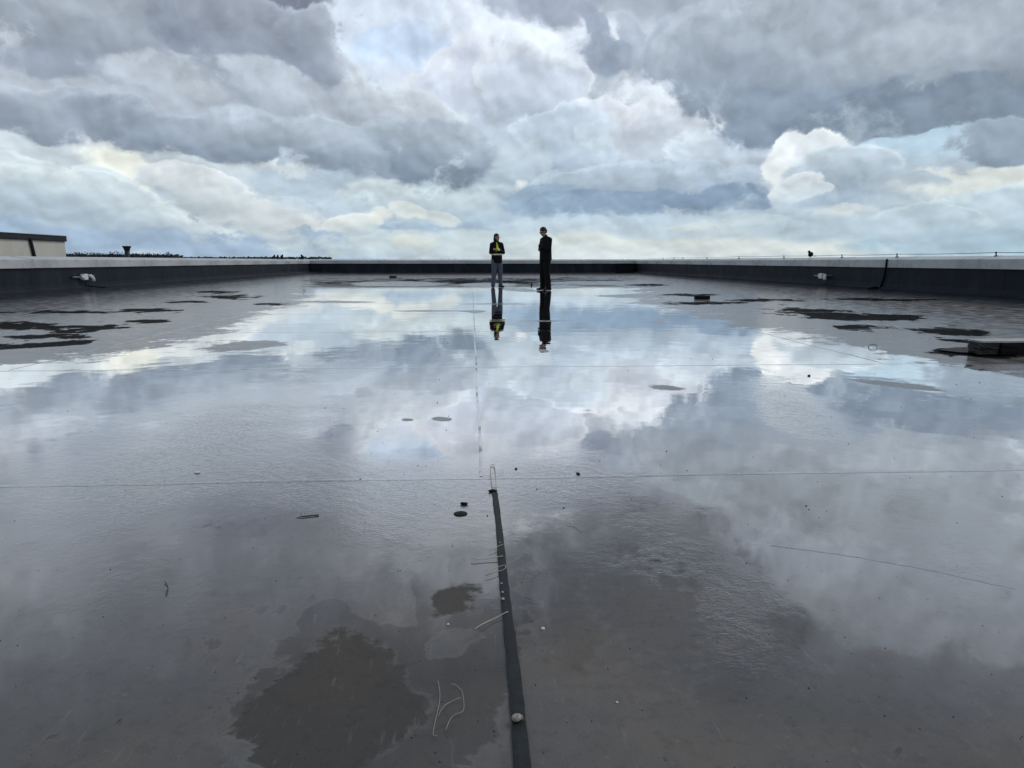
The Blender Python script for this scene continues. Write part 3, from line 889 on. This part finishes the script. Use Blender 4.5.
# far trees
def tree_proto(i, h):
    bm = bmesh.new()
    add_tube(bm, [(0, 0, 0), (random.uniform(-.2, .2), 0, h * .45), (random.uniform(-.3, .3), 0, h * .85)], [.28, .2, .06], 7)
    for k_ in range(5):
        a = random.uniform(0, 6.28); z0 = h * random.uniform(.35, .6)
        add_tube(bm, [(0, 0, z0), (math.cos(a) * h * .18, math.sin(a) * h * .18, z0 + h * .18)], [.09, .03], 5)
    tm = bpy.data.meshes.new('trunk'); bm.to_mesh(tm); bm.free(); tm.materials.append(MATS['tree_bark'])
    vs, fs = [], []
    lobes = [(Vector((random.uniform(-.2, .2) * h, random.uniform(-.2, .2) * h, h * random.uniform(.42, .88))), h * random.uniform(.11, .20)) for _ in range(11)]
    for c_, r_ in lobes:
        for _ in range(90):
            d_ = Vector((random.gauss(0, 1), random.gauss(0, 1), random.gauss(0, .8))).normalized() * r_ * random.uniform(.55, 1.08)
            p0 = c_ + d_
            if p0.z > h: p0.z = h
            u = Vector((random.gauss(0, 1), random.gauss(0, 1), random.gauss(0, 1))).normalized(); v_ = u.orthogonal().normalized()
            sz = random.uniform(.16, .34)
            b0 = len(vs)
            vs += [p0 - u * sz, p0 + v_ * sz * .6, p0 + u * sz, p0 - v_ * sz * .6]
            fs.append((b0, b0 + 1, b0 + 2, b0 + 3))
    cm = bpy.data.meshes.new('crown'); cm.from_pydata([tuple(v) for v in vs], [], fs); cm.materials.append(MATS['tree_leaf'])
    return tm, cm
protos = [tree_proto(i, 1.0 * hh) for i, hh in enumerate((12, 13, 11, 14))]
def put_tree(px, ytop, dist, kk, label):
    d_ = ray(px, ytop); t_ = dist / d_.y
    top = H + d_.z * t_
    hh = (12, 13, 11, 14)[kk]
    s_ = (top + 8) / hh
    root = empty('tree', (d_.x * t_, dist, -8), random.uniform(0, 6.28))
    root.scale = (s_ * random.uniform(1.0, 1.4), s_ * 1.2, s_)
    tag(root, label, 'tree', 'trees on the far skyline at the left')
    link('trunk', protos[kk][0], None, root); link('crown', protos[kk][1], None, root)
tl = 'dark far tree on the skyline between the cream roof house and the vent'
tr = 'dark tree in the far row on the skyline right of the mushroom vent'
for i, px in enumerate(np.arange(62, 122, 3.0)):
    top = 251.5 + 2.2 * abs(math.sin(px * .35)) + random.uniform(-.5, .8)
    if 80 < px < 84: top = 256
    put_tree(float(px), top, 330 + random.uniform(-15, 15), i % 4, tl)
for i, px in enumerate(np.arange(131, 172, 3.0)):
    put_tree(float(px), 252 + 1.8 * abs(math.sin(px * .3)) + random.uniform(-.4, .9), 330 + random.uniform(-15, 15), i % 4, tr)
# far wood, one low mass along the skyline
def wood(pa, pb, ytop, dist, n):
    vs, fs = [], []
    for _ in range(n):
        px = random.uniform(pa, pb)
        d_ = ray(px, ytop); t_ = dist / d_.y
        top = H + d_.z * t_
        zc = random.uniform(-8, top) if random.random() < .6 else top - abs(random.gauss(0, .8))
        c_ = Vector((d_.x * t_, dist + random.uniform(-25, 25), zc + math.sin(px * .9) * .5))
        u = Vector((random.gauss(0, 1), random.gauss(0, 1), random.gauss(0, 1))).normalized(); v_ = u.orthogonal().normalized()
        sz = random.uniform(.6, 1.6); b0 = len(vs)
        vs += [c_ - u * sz, c_ + v_ * sz, c_ + u * sz, c_ - v_ * sz]; fs.append((b0, b0 + 1, b0 + 2, b0 + 3))
    return vs, fs
vs, fs = [], []
for a in ((-400, 60, 256, 520, 2500), (60, 175, 256, 480, 1800), (165, 330, 257.6, 900, 2500), (330, 1300, 259.6, 1500, 3500)):
    v2, f2 = wood(*a); o_ = len(vs); vs += v2; fs += [tuple(q + o_ for q in f) for f in f2]
wm = bpy.data.meshes.new('far_wood'); wm.from_pydata([tuple(v) for v in vs], [], fs)
tag(link('far_wood', wm, 'tree_leaf'), 'far dark wood along the skyline behind the parapets', 'wood', None, 'stuff')

# ------------------------------------------------------------------ people
def remesh(bm, name, voxel, material, parent=None, smooth_it=4):
    bmesh.ops.recalc_face_normals(bm, faces=bm.faces)
    me0 = bpy.data.meshes.new('tmp'); bm.to_mesh(me0); bm.free()
    ob = bpy.data.objects.new('tmp', me0); COL.objects.link(ob)
    m = ob.modifiers.new('r', 'REMESH'); m.mode = 'VOXEL'; m.voxel_size = voxel; m.use_smooth_shade = True
    s = ob.modifiers.new('s', 'SMOOTH'); s.iterations = smooth_it; s.factor = 0.5
    dg = bpy.context.evaluated_depsgraph_get()
    me1 = bpy.data.meshes.new_from_object(ob.evaluated_get(dg))
    bpy.data.objects.remove(ob)
    me1.name = name
    return link(name, me1, material, parent, True)
def cap(bm, a, b, ra, rb, seg=14):
    a, b = Vector(a), Vector(b)
    add_tube(bm, [a, a.lerp(b, .5), b], [ra, (ra + rb) / 2, rb], seg)
    add_ball(bm, a, ra); add_ball(bm, b, rb)
def shell(src, name, pred, off, material, parent):
    vs, idx, fs = [], {}, []
    m = src.data
    for pl in m.polygons:
        if pred(pl.center):
            f_ = []
            for vi in pl.vertices:
                if vi not in idx:
                    idx[vi] = len(vs); v_ = m.vertices[vi]; vs.append(tuple(v_.co + v_.normal * off))
                f_.append(idx[vi])
            fs.append(f_)
    me_ = bpy.data.meshes.new(name); me_.from_pydata(vs, [], fs)
    o = link(name, me_, material, parent, True)
    return o

def hand(bm, wrist, tip, spread, up):
    """palm plus five bent fingers; wrist->tip is the hand direction"""
    w_, t_ = Vector(wrist), Vector(tip)
    dirv = (t_ - w_).normalized(); sp = Vector(spread).normalized(); n_ = Vector(up).normalized()
    palm = w_ + dirv * .05
    add_tube(bm, [w_, palm, w_ + dirv * .09], [.026, .034, .034], 10)
    add_ball(bm, palm, (.036, .036, .028))
    for i, (o_, ln) in enumerate(((-.033, .065), (-.011, .078), (.011, .072), (.033, .056))):
        r0 = w_ + dirv * .085 + sp * o_
        add_tube(bm, [r0, r0 + dirv * ln * .45 + n_ * .006, r0 + dirv * ln * .8 - n_ * .012, r0 + dirv * ln - n_ * .03], [.0105, .0100, .0092, .0075], 8)
    r0 = w_ + dirv * .035 - sp * .034
    add_tube(bm, [r0, r0 - sp * .028 + dirv * .02, r0 - sp * .034 + dirv * .05], [.012, .0115, .009], 8)

def person(loc, rz, height, label, kind):
    S = height / 1.80
    female = kind == 'hivis'
    hx, hy = (0.0, -0.01) if female else (0.0, -0.075)          # head forward
    head_rot = Euler((R(6), 0, R(32))) if female else Euler((R(26), 0, R(4)))
    hc = Vector((hx, hy, 1.675 if female else 1.665))
    sh = .165 if female else .185
    # ---- body
    bm = bmesh.new()
    M = Matrix.Translation(hc) @ head_rot.to_matrix().to_4x4()
    def hb(c, r):
        rr = r if hasattr(r, '__len__') else (r, r, r)
        bmesh.ops.create_uvsphere(bm, u_segments=16, v_segments=12, radius=1, matrix=M @ Matrix.Translation(c) @ Matrix.Diagonal((*rr, 1)))
    hb((0, .012, .02), (.076, .094, .098))
    hb((0, -.022, -.045), (.056, .066, .062))
    hb((0, -.066, -.088), (.026, .022, .022))      # chin
    hb((0, -.092, -.012), (.013, .020, .024))      # nose
    hb((0, -.098, -.026), (.017, .014, .011))
    hb((0, -.078, -.056), (.024, .014, .006)); hb((0, -.076, -.066), (.021, .013, .006))  # lips
    hb((.074, .008, -.01), (.012, .022, .032)); hb((-.074, .008, -.01), (.012, .022, .032))  # ears
    hb((.03, -.074, .018), (.018, .014, .007)); hb((-.03, -.074, .018), (.018, .014, .007))   # brows
    cap(bm, (0, .01, 1.47), hc + Vector((0, .01, -.06)), .060, .054)
    add_ball(bm, (0, .015, 1.32), (sh, .105, .17)); add_ball(bm, (0, .0, 1.12), (.145, .10, .16)); add_ball(bm, (0, .01, .96), (.165, .11, .12))
    for s in (1, -1):
        cap(bm, (s * .06, .02, 1.47), (s * sh, .02, 1.44), .055, .062)
        cap(bm, (s * .092, .0, .92), (s * .105, -.01, .52), .082, .054)
        cap(bm, (s * .105, -.01, .52), (s * (.135 if female else .155), .03, .10), .052, .034)
        cap(bm, (s * (.135 if female else .155), .03, .05), (s * .165, -.09, .035), .030, .022)
        E = (s * (sh + .06), -.02, 1.17)
        W = (s * -.02, -.150, 1.225 + .03 * s)
        cap(bm, (s * (sh + .005), .02, 1.43), E, .050, .040); cap(bm, E, W, .040, .026)
        hand(bm, W, (s * -.16, -.125 if s > 0 else -.04, 1.28 if s > 0 else 1.20), (0, 0, 1), (0, -1, 0))
    body = remesh(bm, 'person', .0085, 'skin', None, 3)
    tag(body, label, 'person')
    # ---- clothes
    bm = bmesh.new()
    add_ball(bm, (0, .018, 1.34), (sh + .035, .135, .175)); add_ball(bm, (0, .01, 1.15), (.19 if female else .175, .145, .20))
    add_tube(bm, [(0, .01, 1.30), (0, .008, 1.15), (0, .012, 1.0), (0, .015, .83 if female else .86)], [.175, .182, .188, .192] if female else [.172, .176, .180, .184], 24)
    for v in bm.verts:
        if v.co.z < 1.45: v.co.y = (v.co.y - .01) * (.80 if female else .90) + .01
    for s in (1, -1):
        cap(bm, (s * .05, .02, 1.475), (s * (sh + .004), .02, 1.435), .070, .076)
        E = (s * (sh + .065), -.02, 1.17); W = (s * (-0.02 if s > 0 else -.08), -.158, 1.222 + .03 * s)
        cap(bm, (s * (sh + .008), .02, 1.43), E, .072, .060); cap(bm, E, W, .060, .045)
    cap(bm, (0, .012, 1.47), (0, .0 if female else -.012, 1.535), .078, .070)
    jk = remesh(bm, 'jacket', .012, 'cloth_black', body, 4)
    if female:
        shell(jk, 'reflective_band', lambda c: 1.085 < c.z < 1.135 and abs(c.x) < .23, .005, 'reflective_band', body)
        shell(jk, 'yellow_panel', lambda c: c.y < -.03 and c.z > 1.235 and c.z < 1.52 and abs(c.x + .03 - (1.5 - c.z) * .12) < .015 + (1.50 - c.z) * .15, .006, 'hivis_yellow', body)
        shell(jk, 'yellow_panel', lambda c: c.y < .02 and .995 < c.z < 1.0 and abs(c.x) < .2, .004, 'hivis_yellow', body) if False else None
    bm = bmesh.new()
    add_ball(bm, (0, .01, .94), (.175, .125, .13))
    for s in (1, -1):
        add_tube(bm, [(s * .088, .008, .93), (s * .10, -.005, .72), (s * .108, -.012, .52), (s * (.122 if female else .135), .01, .30), (s * (.136 if female else .158), .018, .10), (s * (.138 if female else .160), .008, .045)],
                 [.112, .104, .090, .082, .078, .084] if not female else [.110, .098, .082, .074, .070, .074], 18)
        add_ball(bm, (s * .108, -.02, .51), (.076, .08, .07))
    remesh(bm, 'trousers', .012, 'denim' if female else 'cloth_trouser_black', body, 4)
    for s in (1, -1):
        bm = bmesh.new()
        rz_ = s * R(22 if female else 10)
        for (yy, zz, r3) in ((.05, .05, (.042, .05, .05)), (-.02, .045, (.045, .08, .045)), (-.10, .034, (.049, .075, .034))):
            p_ = Vector((0, yy, zz)); p_.rotate(Euler((0, 0, rz_)))
            add_ball(bm, (p_.x + s * (.136 if female else .158), p_.y + .01, p_.z), (r3[0] * 1.15, r3[1] * 1.15, r3[2] * 1.1), Euler((0, 0, rz_)))
        for v in bm.verts: v.co.z = max(v.co.z, .004)
        remesh(bm, 'shoe', .009, 'shoe_black', body, 2)
    # hair
    bm = bmesh.new()
    def hh(c, r):
        bmesh.ops.create_uvsphere(bm, u_segments=16, v_segments=12, radius=1, matrix=M @ Matrix.Translation(c) @ Matrix.Diagonal((*r, 1)))
    hh((0, .025, .045), (.086, .098, .088))
    hh((0, .05, .0), (.082, .074, .085))
    if female:
        hh((0, .075, -.07), (.07, .05, .09)); hh((0, .085, -.16), (.05, .035, .10)); hh((.05, .03, -.05), (.035, .05, .07)); hh((-.05, .03, -.05), (.035, .05, .07))
    remesh(bm, 'hair', .009, 'hair_brown' if female else 'hair_dark', body, 2)
    for s in (1, -1):
        bm = bmesh.new(); hb2 = M @ Matrix.Translation((s * .03, -.082, 0.003))
        bmesh.ops.create_uvsphere(bm, u_segments=10, v_segments=8, radius=1, matrix=hb2 @ Matrix.Diagonal(((.011, .006, .007, 1) if female else (.024, .008, .017, 1))))
        from_bm('eye' if female else 'sunglass_lens', bm, 'glass_dark', body, True)
    if not female:
        bm = bmesh.new()
        add_tube(bm, [M @ Vector((-.078, .02, .006)), M @ Vector((-.062, -.07, .008)), M @ Vector((-.01, -.097, .008)), M @ Vector((.01, -.097, .008)), M @ Vector((.062, -.07, .008)), M @ Vector((.078, .02, .006))], .004, 6)
        from_bm('sunglass_frame', bm, 'glass_dark', body)
    body.location = loc
    body.rotation_euler = (0, 0, rz)
    body.scale = (S * (1.0 if female else 1.05), S * (1.0 if female else 1.05), S)
    return body
pl_ = G(497, 287.5)
pr_ = G(545, 290.5)
person(pl_, R(18), 1.74, 'person in a dark jacket with yellow panel and grey blue trousers, arms crossed', 'hivis')
person(pr_, R(-66), 1.84, 'person all in black with short dark hair, head bowed, arms crossed', 'black')

# ------------------------------------------------------------------ things lying on the roof
# slab pile at the right edge
pb = G(982, 356)
root = empty('slab_pile', (pb.x, pb.y, 0.0), R(0))
tag(root, 'dark slab block with pale top lying by the right edge of the picture', 'slabs')
def rough_slab(x0, x1, y0, y1, z0, z1, j):
    bm = bmesh.new(); add_box(bm, x0, x1, y0, y1, z0, z1)
    bmesh.ops.subdivide_edges(bm, edges=bm.edges[:], cuts=4, use_grid_fill=True)
    for v in bm.verts: v.co += Vector((random.uniform(-j, j), random.uniform(-j, j), random.uniform(-j, j) * .25))
    return bm
from_bm('slab', rough_slab(0.0, .16, .01, .19, .012, .060, .006), 'slab_dark', root)
from_bm('slab', rough_slab(-.008, .16, .0, .19, .066, .118, .006), 'slab_dark', root)
from_bm('slab', rough_slab(.165, .95, -.02, .20, .014, .118, .004), 'black_rubber', root)
from_bm('pale_top', rough_slab(-.012, .97, -.012, .205, .122, .137, .002), 'concrete_grey', root)
bm = bmesh.new()
vs_ = [G(938, 351), G(955, 348.5), G(976, 348), G(976.5, 354), G(962, 353.5)]
f0 = [bm.verts.new((v.x, v.y, .004)) for v in vs_]; f1 = [bm.verts.new((v.x, v.y, .012)) for v in vs_]
bm.faces.new(f1); bm.faces.new(list(reversed(f0)))
for i in range(5): bm.faces.new((f0[i], f0[(i + 1) % 5], f1[(i + 1) % 5], f1[i]))
tag(from_bm('membrane_offcut', bm, 'black_rubber'), 'pointed black membrane offcut lying flat left of the slab block', 'offcut')
# black ballast block
pb = G(702, 299.5)
root = empty('ballast_block', (pb.x, pb.y, 0))
tag(root, 'small black oblong block standing alone near the right side of the water', 'block')
bm = bmesh.new(); add_box(bm, -.17, .17, -.06, .06, .004, .085, .012); from_bm('block_body', bm, 'black_rubber', root)
bm = bmesh.new(); add_tube(bm, [(-.05, 0, .083), (-.04, 0, .10), (.04, 0, .10), (.05, 0, .083)], .006, 6); from_bm('handle', bm, 'black_rubber', root)
# little stub between the people
pb = G(531.5, 285)
root = empty('pipe_stub', (pb.x, pb.y, 0)); tag(root, 'tiny dark pipe stub on the roof between the two people', 'pipe')
bm = bmesh.new(); add_tube(bm, [(0, 0, 0), (0, 0, .02), (0, 0, .022), (0, 0, .11)], [.05, .05, .018, .014], 10); from_bm('stub_body', bm, 'black_rubber', root)
bm = bmesh.new(); add_ball(bm, (0, 0, .115), .022); from_bm('stub_cap', bm, 'grey_conduit', root)
# pad near far wall
pb = G(393, 278); bm = bmesh.new(); add_box(bm, pb.x - .18, pb.x + .18, pb.y - .15, pb.y + .15, .003, .12, .02)
tag(from_bm('roof_block', bm, 'slab_dark'), 'small dark block on the far left part of the roof near the end wall', 'block')
# black disc (rubber plug) and crumbs around it
pb = G(460.5, 514)
root = empty('rubber_plug', (pb.x, pb.y, 0)); tag(root, 'round black rubber disc lying in the shallow water left of the long seam', 'disc')
bm = bmesh.new(); add_tube(bm, [(0, 0, .0005), (0, 0, .001), (0, 0, .0025), (0, 0, .003)], [.0215, .024, .023, .020], 24); from_bm('disc_body', bm, 'black_rubber', root)
bm = bmesh.new(); add_ball(bm, (0, 0, .003), (.005, .005, .0012)); from_bm('nub', bm, 'black_rubber', root, True)

def lump(px, py, r, mt, name, label, cat, flat_=.5, elong=1.0, rz=None, group=None):
    p_ = G(px, py)
    bm = bmesh.new()
    bmesh.ops.create_icosphere(bm, subdivisions=2, radius=1.0)
    for v in bm.verts:
        k_ = 1 + random.uniform(-.25, .25)
        v.co = Vector((v.co.x * r * elong * k_, v.co.y * r * k_, v.co.z * r * flat_ * k_))
    o = from_bm(name, bm, mt, None, True)
    o.location = (p_.x, p_.y, r * flat_ * .8)
    o.rotation_euler = (0, 0, random.uniform(0, 3) if rz is None else rz)
    return tag(o, label, cat, group)
lump(464, 504.5, .009, 'black_rubber', 'rubber_crumb', 'small black crumb just beyond the round black disc', 'crumb', .5, 1.6, 0)
lump(493, 492, .011, 'black_rubber', 'rubber_crumb', 'black crumb lying at the far end of the cover strip', 'crumb', .5, 1.5, 0)
lump(578, 474, .007, 'dark_leaf', 'dark_crumb', 'dark crumb in bright water right of the long seam', 'crumb', .5, 1.5)
lump(516, 469, .006, 'dark_leaf', 'dark_crumb', 'dark crumb just right of the pale strip in the water', 'crumb', .5, 1.3)
lump(809, 376, .011, 'dark_leaf', 'dark_crumb', 'dark crumb on the bright cloud reflection at the right', 'crumb', .5, 1.3)
lump(543, 629.5, .0042, 'white_plastic', 'white_pellet', 'tiny bright white pellet right of the cover strip', 'pellet', .8)
lump(197, 473, .009, 'white_plastic', 'white_pellet', 'white chip on the left half of the wet roof', 'pellet', .4, 1.6, 0)
lump(617, 703, .0025, 'white_plastic', 'white_pellet', 'faint white speck in the right foreground', 'pellet', .8)
lump(448, 625, .003, 'white_plastic', 'white_pellet', 'faint white speck in the foreground left of the cover strip', 'pellet', .8)
# dead leaf
p_ = G(308, 517)
bm = bmesh.new()
for i in range(9):
    pass
prof_ = [(-.040, 0, .003), (-.02, .006, .010), (0, .008, .008), (.02, .006, .010), (.036, .010, .005)]
prev = None
for x_, w_, z_ in prof_:
    cur = [bm.verts.new((x_, -w_, z_)), bm.verts.new((x_, 0, z_ * .5 + .001)), bm.verts.new((x_, w_ + .001, z_ + .002))]
    if prev:
        for q in range(2): bm.faces.new((prev[q], cur[q], cur[q + 1], prev[q + 1]))
    prev = cur
lf = from_bm('dead_leaf', bm, 'dark_leaf'); lf.location = (p_.x, p_.y, -.0005); lf.scale = (1, 1, .35); lf.rotation_euler = (0, 0, R(15))
tag(lf, 'narrow dark dead leaf curled on the left of the disc', 'leaf')
# snail shell: a coiled tube
p_ = G(517, 724)
bm = bmesh.new(); pts = []; rad = []
for i in range(64):
    a = i / 63 * 2 * math.pi * 2.6
    rr = .0068 * (1 - i / 63) ** .9
    pts.append((rr * math.cos(a), rr * math.sin(a), .0052 + i / 63 * .006)); rad.append(.0058 * (1 - i / 63 * .86))
add_tube(bm, pts, rad, 10)
o = from_bm('snail_shell', bm, 'snail_shell', None, True); o.location = (p_.x, p_.y, .006); tag(o, 'small pale brown snail shell sitting on the dark cover strip', 'shell')
# straws and stems
def stem(name, pp, r, label, cat='stem', z=.004, mt='straw'):
    pts = [G(a, b) for a, b in pp]
    fine_ = []
    n = len(pts)
    for i in range(n - 1):
        p0, p1, p2, p3 = pts[max(i - 1, 0)], pts[i], pts[i + 1], pts[min(i + 2, n - 1)]
        for q in range(6):
            u = q / 6
            fine_.append(0.5 * ((2 * p1) + (p2 - p0) * u + (2 * p0 - 5 * p1 + 4 * p2 - p3) * u * u + (3 * p1 - p0 - 3 * p2 + p3) * u ** 3))
    fine_.append(pts[-1])
    bm = bmesh.new(); add_tube(bm, [(v.x, v.y, z + .0015 * math.sin(i * .7)) for i, v in enumerate(fine_)], r, 6)
    return tag(from_bm(name, bm, mt, None, True), label, cat)
stem('grass_stem', [(437, 738), (433, 735), (438, 712), (440, 697), (438, 682)], .0004, 'pale wiry stem standing upright at the left of the looped stem')
stem('grass_stem', [(438, 718), (447, 705), (461, 700)], .0004, 'short pale stem branching right from the upright wiry stem')
stem('grass_stem', [(451, 686), (458, 688), (463, 697), (463, 713), (452, 718), (446, 732)], .0004, 'looped pale wiry stem left of the snail shell')
stem('grass_stem', [(475, 632), (492, 622), (508, 615)], .0011, 'straight pale straw lying across onto the cover strip', z=.0075)
stem('grass_stem', [(471, 561), (480, 561.5), (503, 559)], .0013, 'upper pale bent straw left of the cover strip', z=.0075)
stem('grass_stem', [(489, 553), (503, 546.5)], .0009, 'short slanting pale straw at the top of the straws on the cover strip', z=.0075)
stem('grass_stem', [(485, 578), (503, 572), (504, 568), (486, 573)], .0009, 'hairpin shaped pale straw on the cover strip', z=.0075)
stem('grass_stem', [(567, 524), (573, 526), (582, 531)], .0010, 'short pale stalk lying in the water right of the strip', z=.005)
stem('wire_ring', [(868, 346), (872, 344.8), (877, 346), (876, 349.5), (870, 349.8), (868, 346)], .003, 'small pale wire ring lying at the edge of the water on the right', 'ring', z=.007, mt='grey_conduit')
stem('bent_straw', [(492, 488), (490.5, 468), (494.5, 468), (496, 488), (492, 488)], .0016, 'pale straw bent into a narrow oblong frame where the cover strip ends', z=.005)
stem('dark_twig', [(166, 596), (168, 588), (165, 583)], .0012, 'small dark twig on the left foreground of the roof', z=.003, mt='dark_leaf')
stem('dark_twig', [(118, 724), (121, 720)], .001, 'tiny dark twig in the bottom left foreground', z=.003, mt='dark_leaf')
# beads of grit on the cover strip
for px, py, s_, lb in ((503, 602, .0042, 'pale bead of grit lowest on the cover strip below the straws'), (502.5, 595, .0034, 'pale bead of grit second lowest on the cover strip'),
                  (501.5, 586, .0028, 'small pale bead of grit under the hairpin straw'), (500, 545, .003, 'pale bead of grit highest on the cover strip')):
    o = lump(px, py, s_, 'straw', 'grit_bead', lb, 'grit', .7); o.location.z += .006
# loose grit all over
vs, fs = [], []
def grit(x, y, r):
    b0 = len(vs); a = random.uniform(0, 6.28)
    for q in range(4):
        vs.append((x + r * math.cos(a + q * 1.571) * random.uniform(.6, 1.3), y + r * math.sin(a + q * 1.571) * random.uniform(.6, 1.3), .0008))
    vs.append((x + r * random.uniform(-.2, .2), y, .001 + r * random.uniform(.4, .9)))
    for q in range(4): fs.append((b0 + q, b0 + (q + 1) % 4, b0 + 4))
for _ in range(260):
    px, py = random.uniform(-40, 1064), 400 + 380 * random.random() ** 1.2
    p_ = G(px, py); grit(p_.x, p_.y, random.uniform(.0007, .0017) * (1 + p_.y * .22))
for _ in range(70):
    px, py = random.uniform(300, 1064), random.uniform(330, 520)
    p_ = G(px, py); grit(p_.x, p_.y, random.uniform(.0012, .0028) * (1 + p_.y * .2))
gm = bpy.data.meshes.new('grit'); gm.from_pydata(vs, [], fs)
tag(link('grit', gm, 'dark_leaf'), 'dark grit scattered over the wet membrane', 'grit', None, 'stuff')
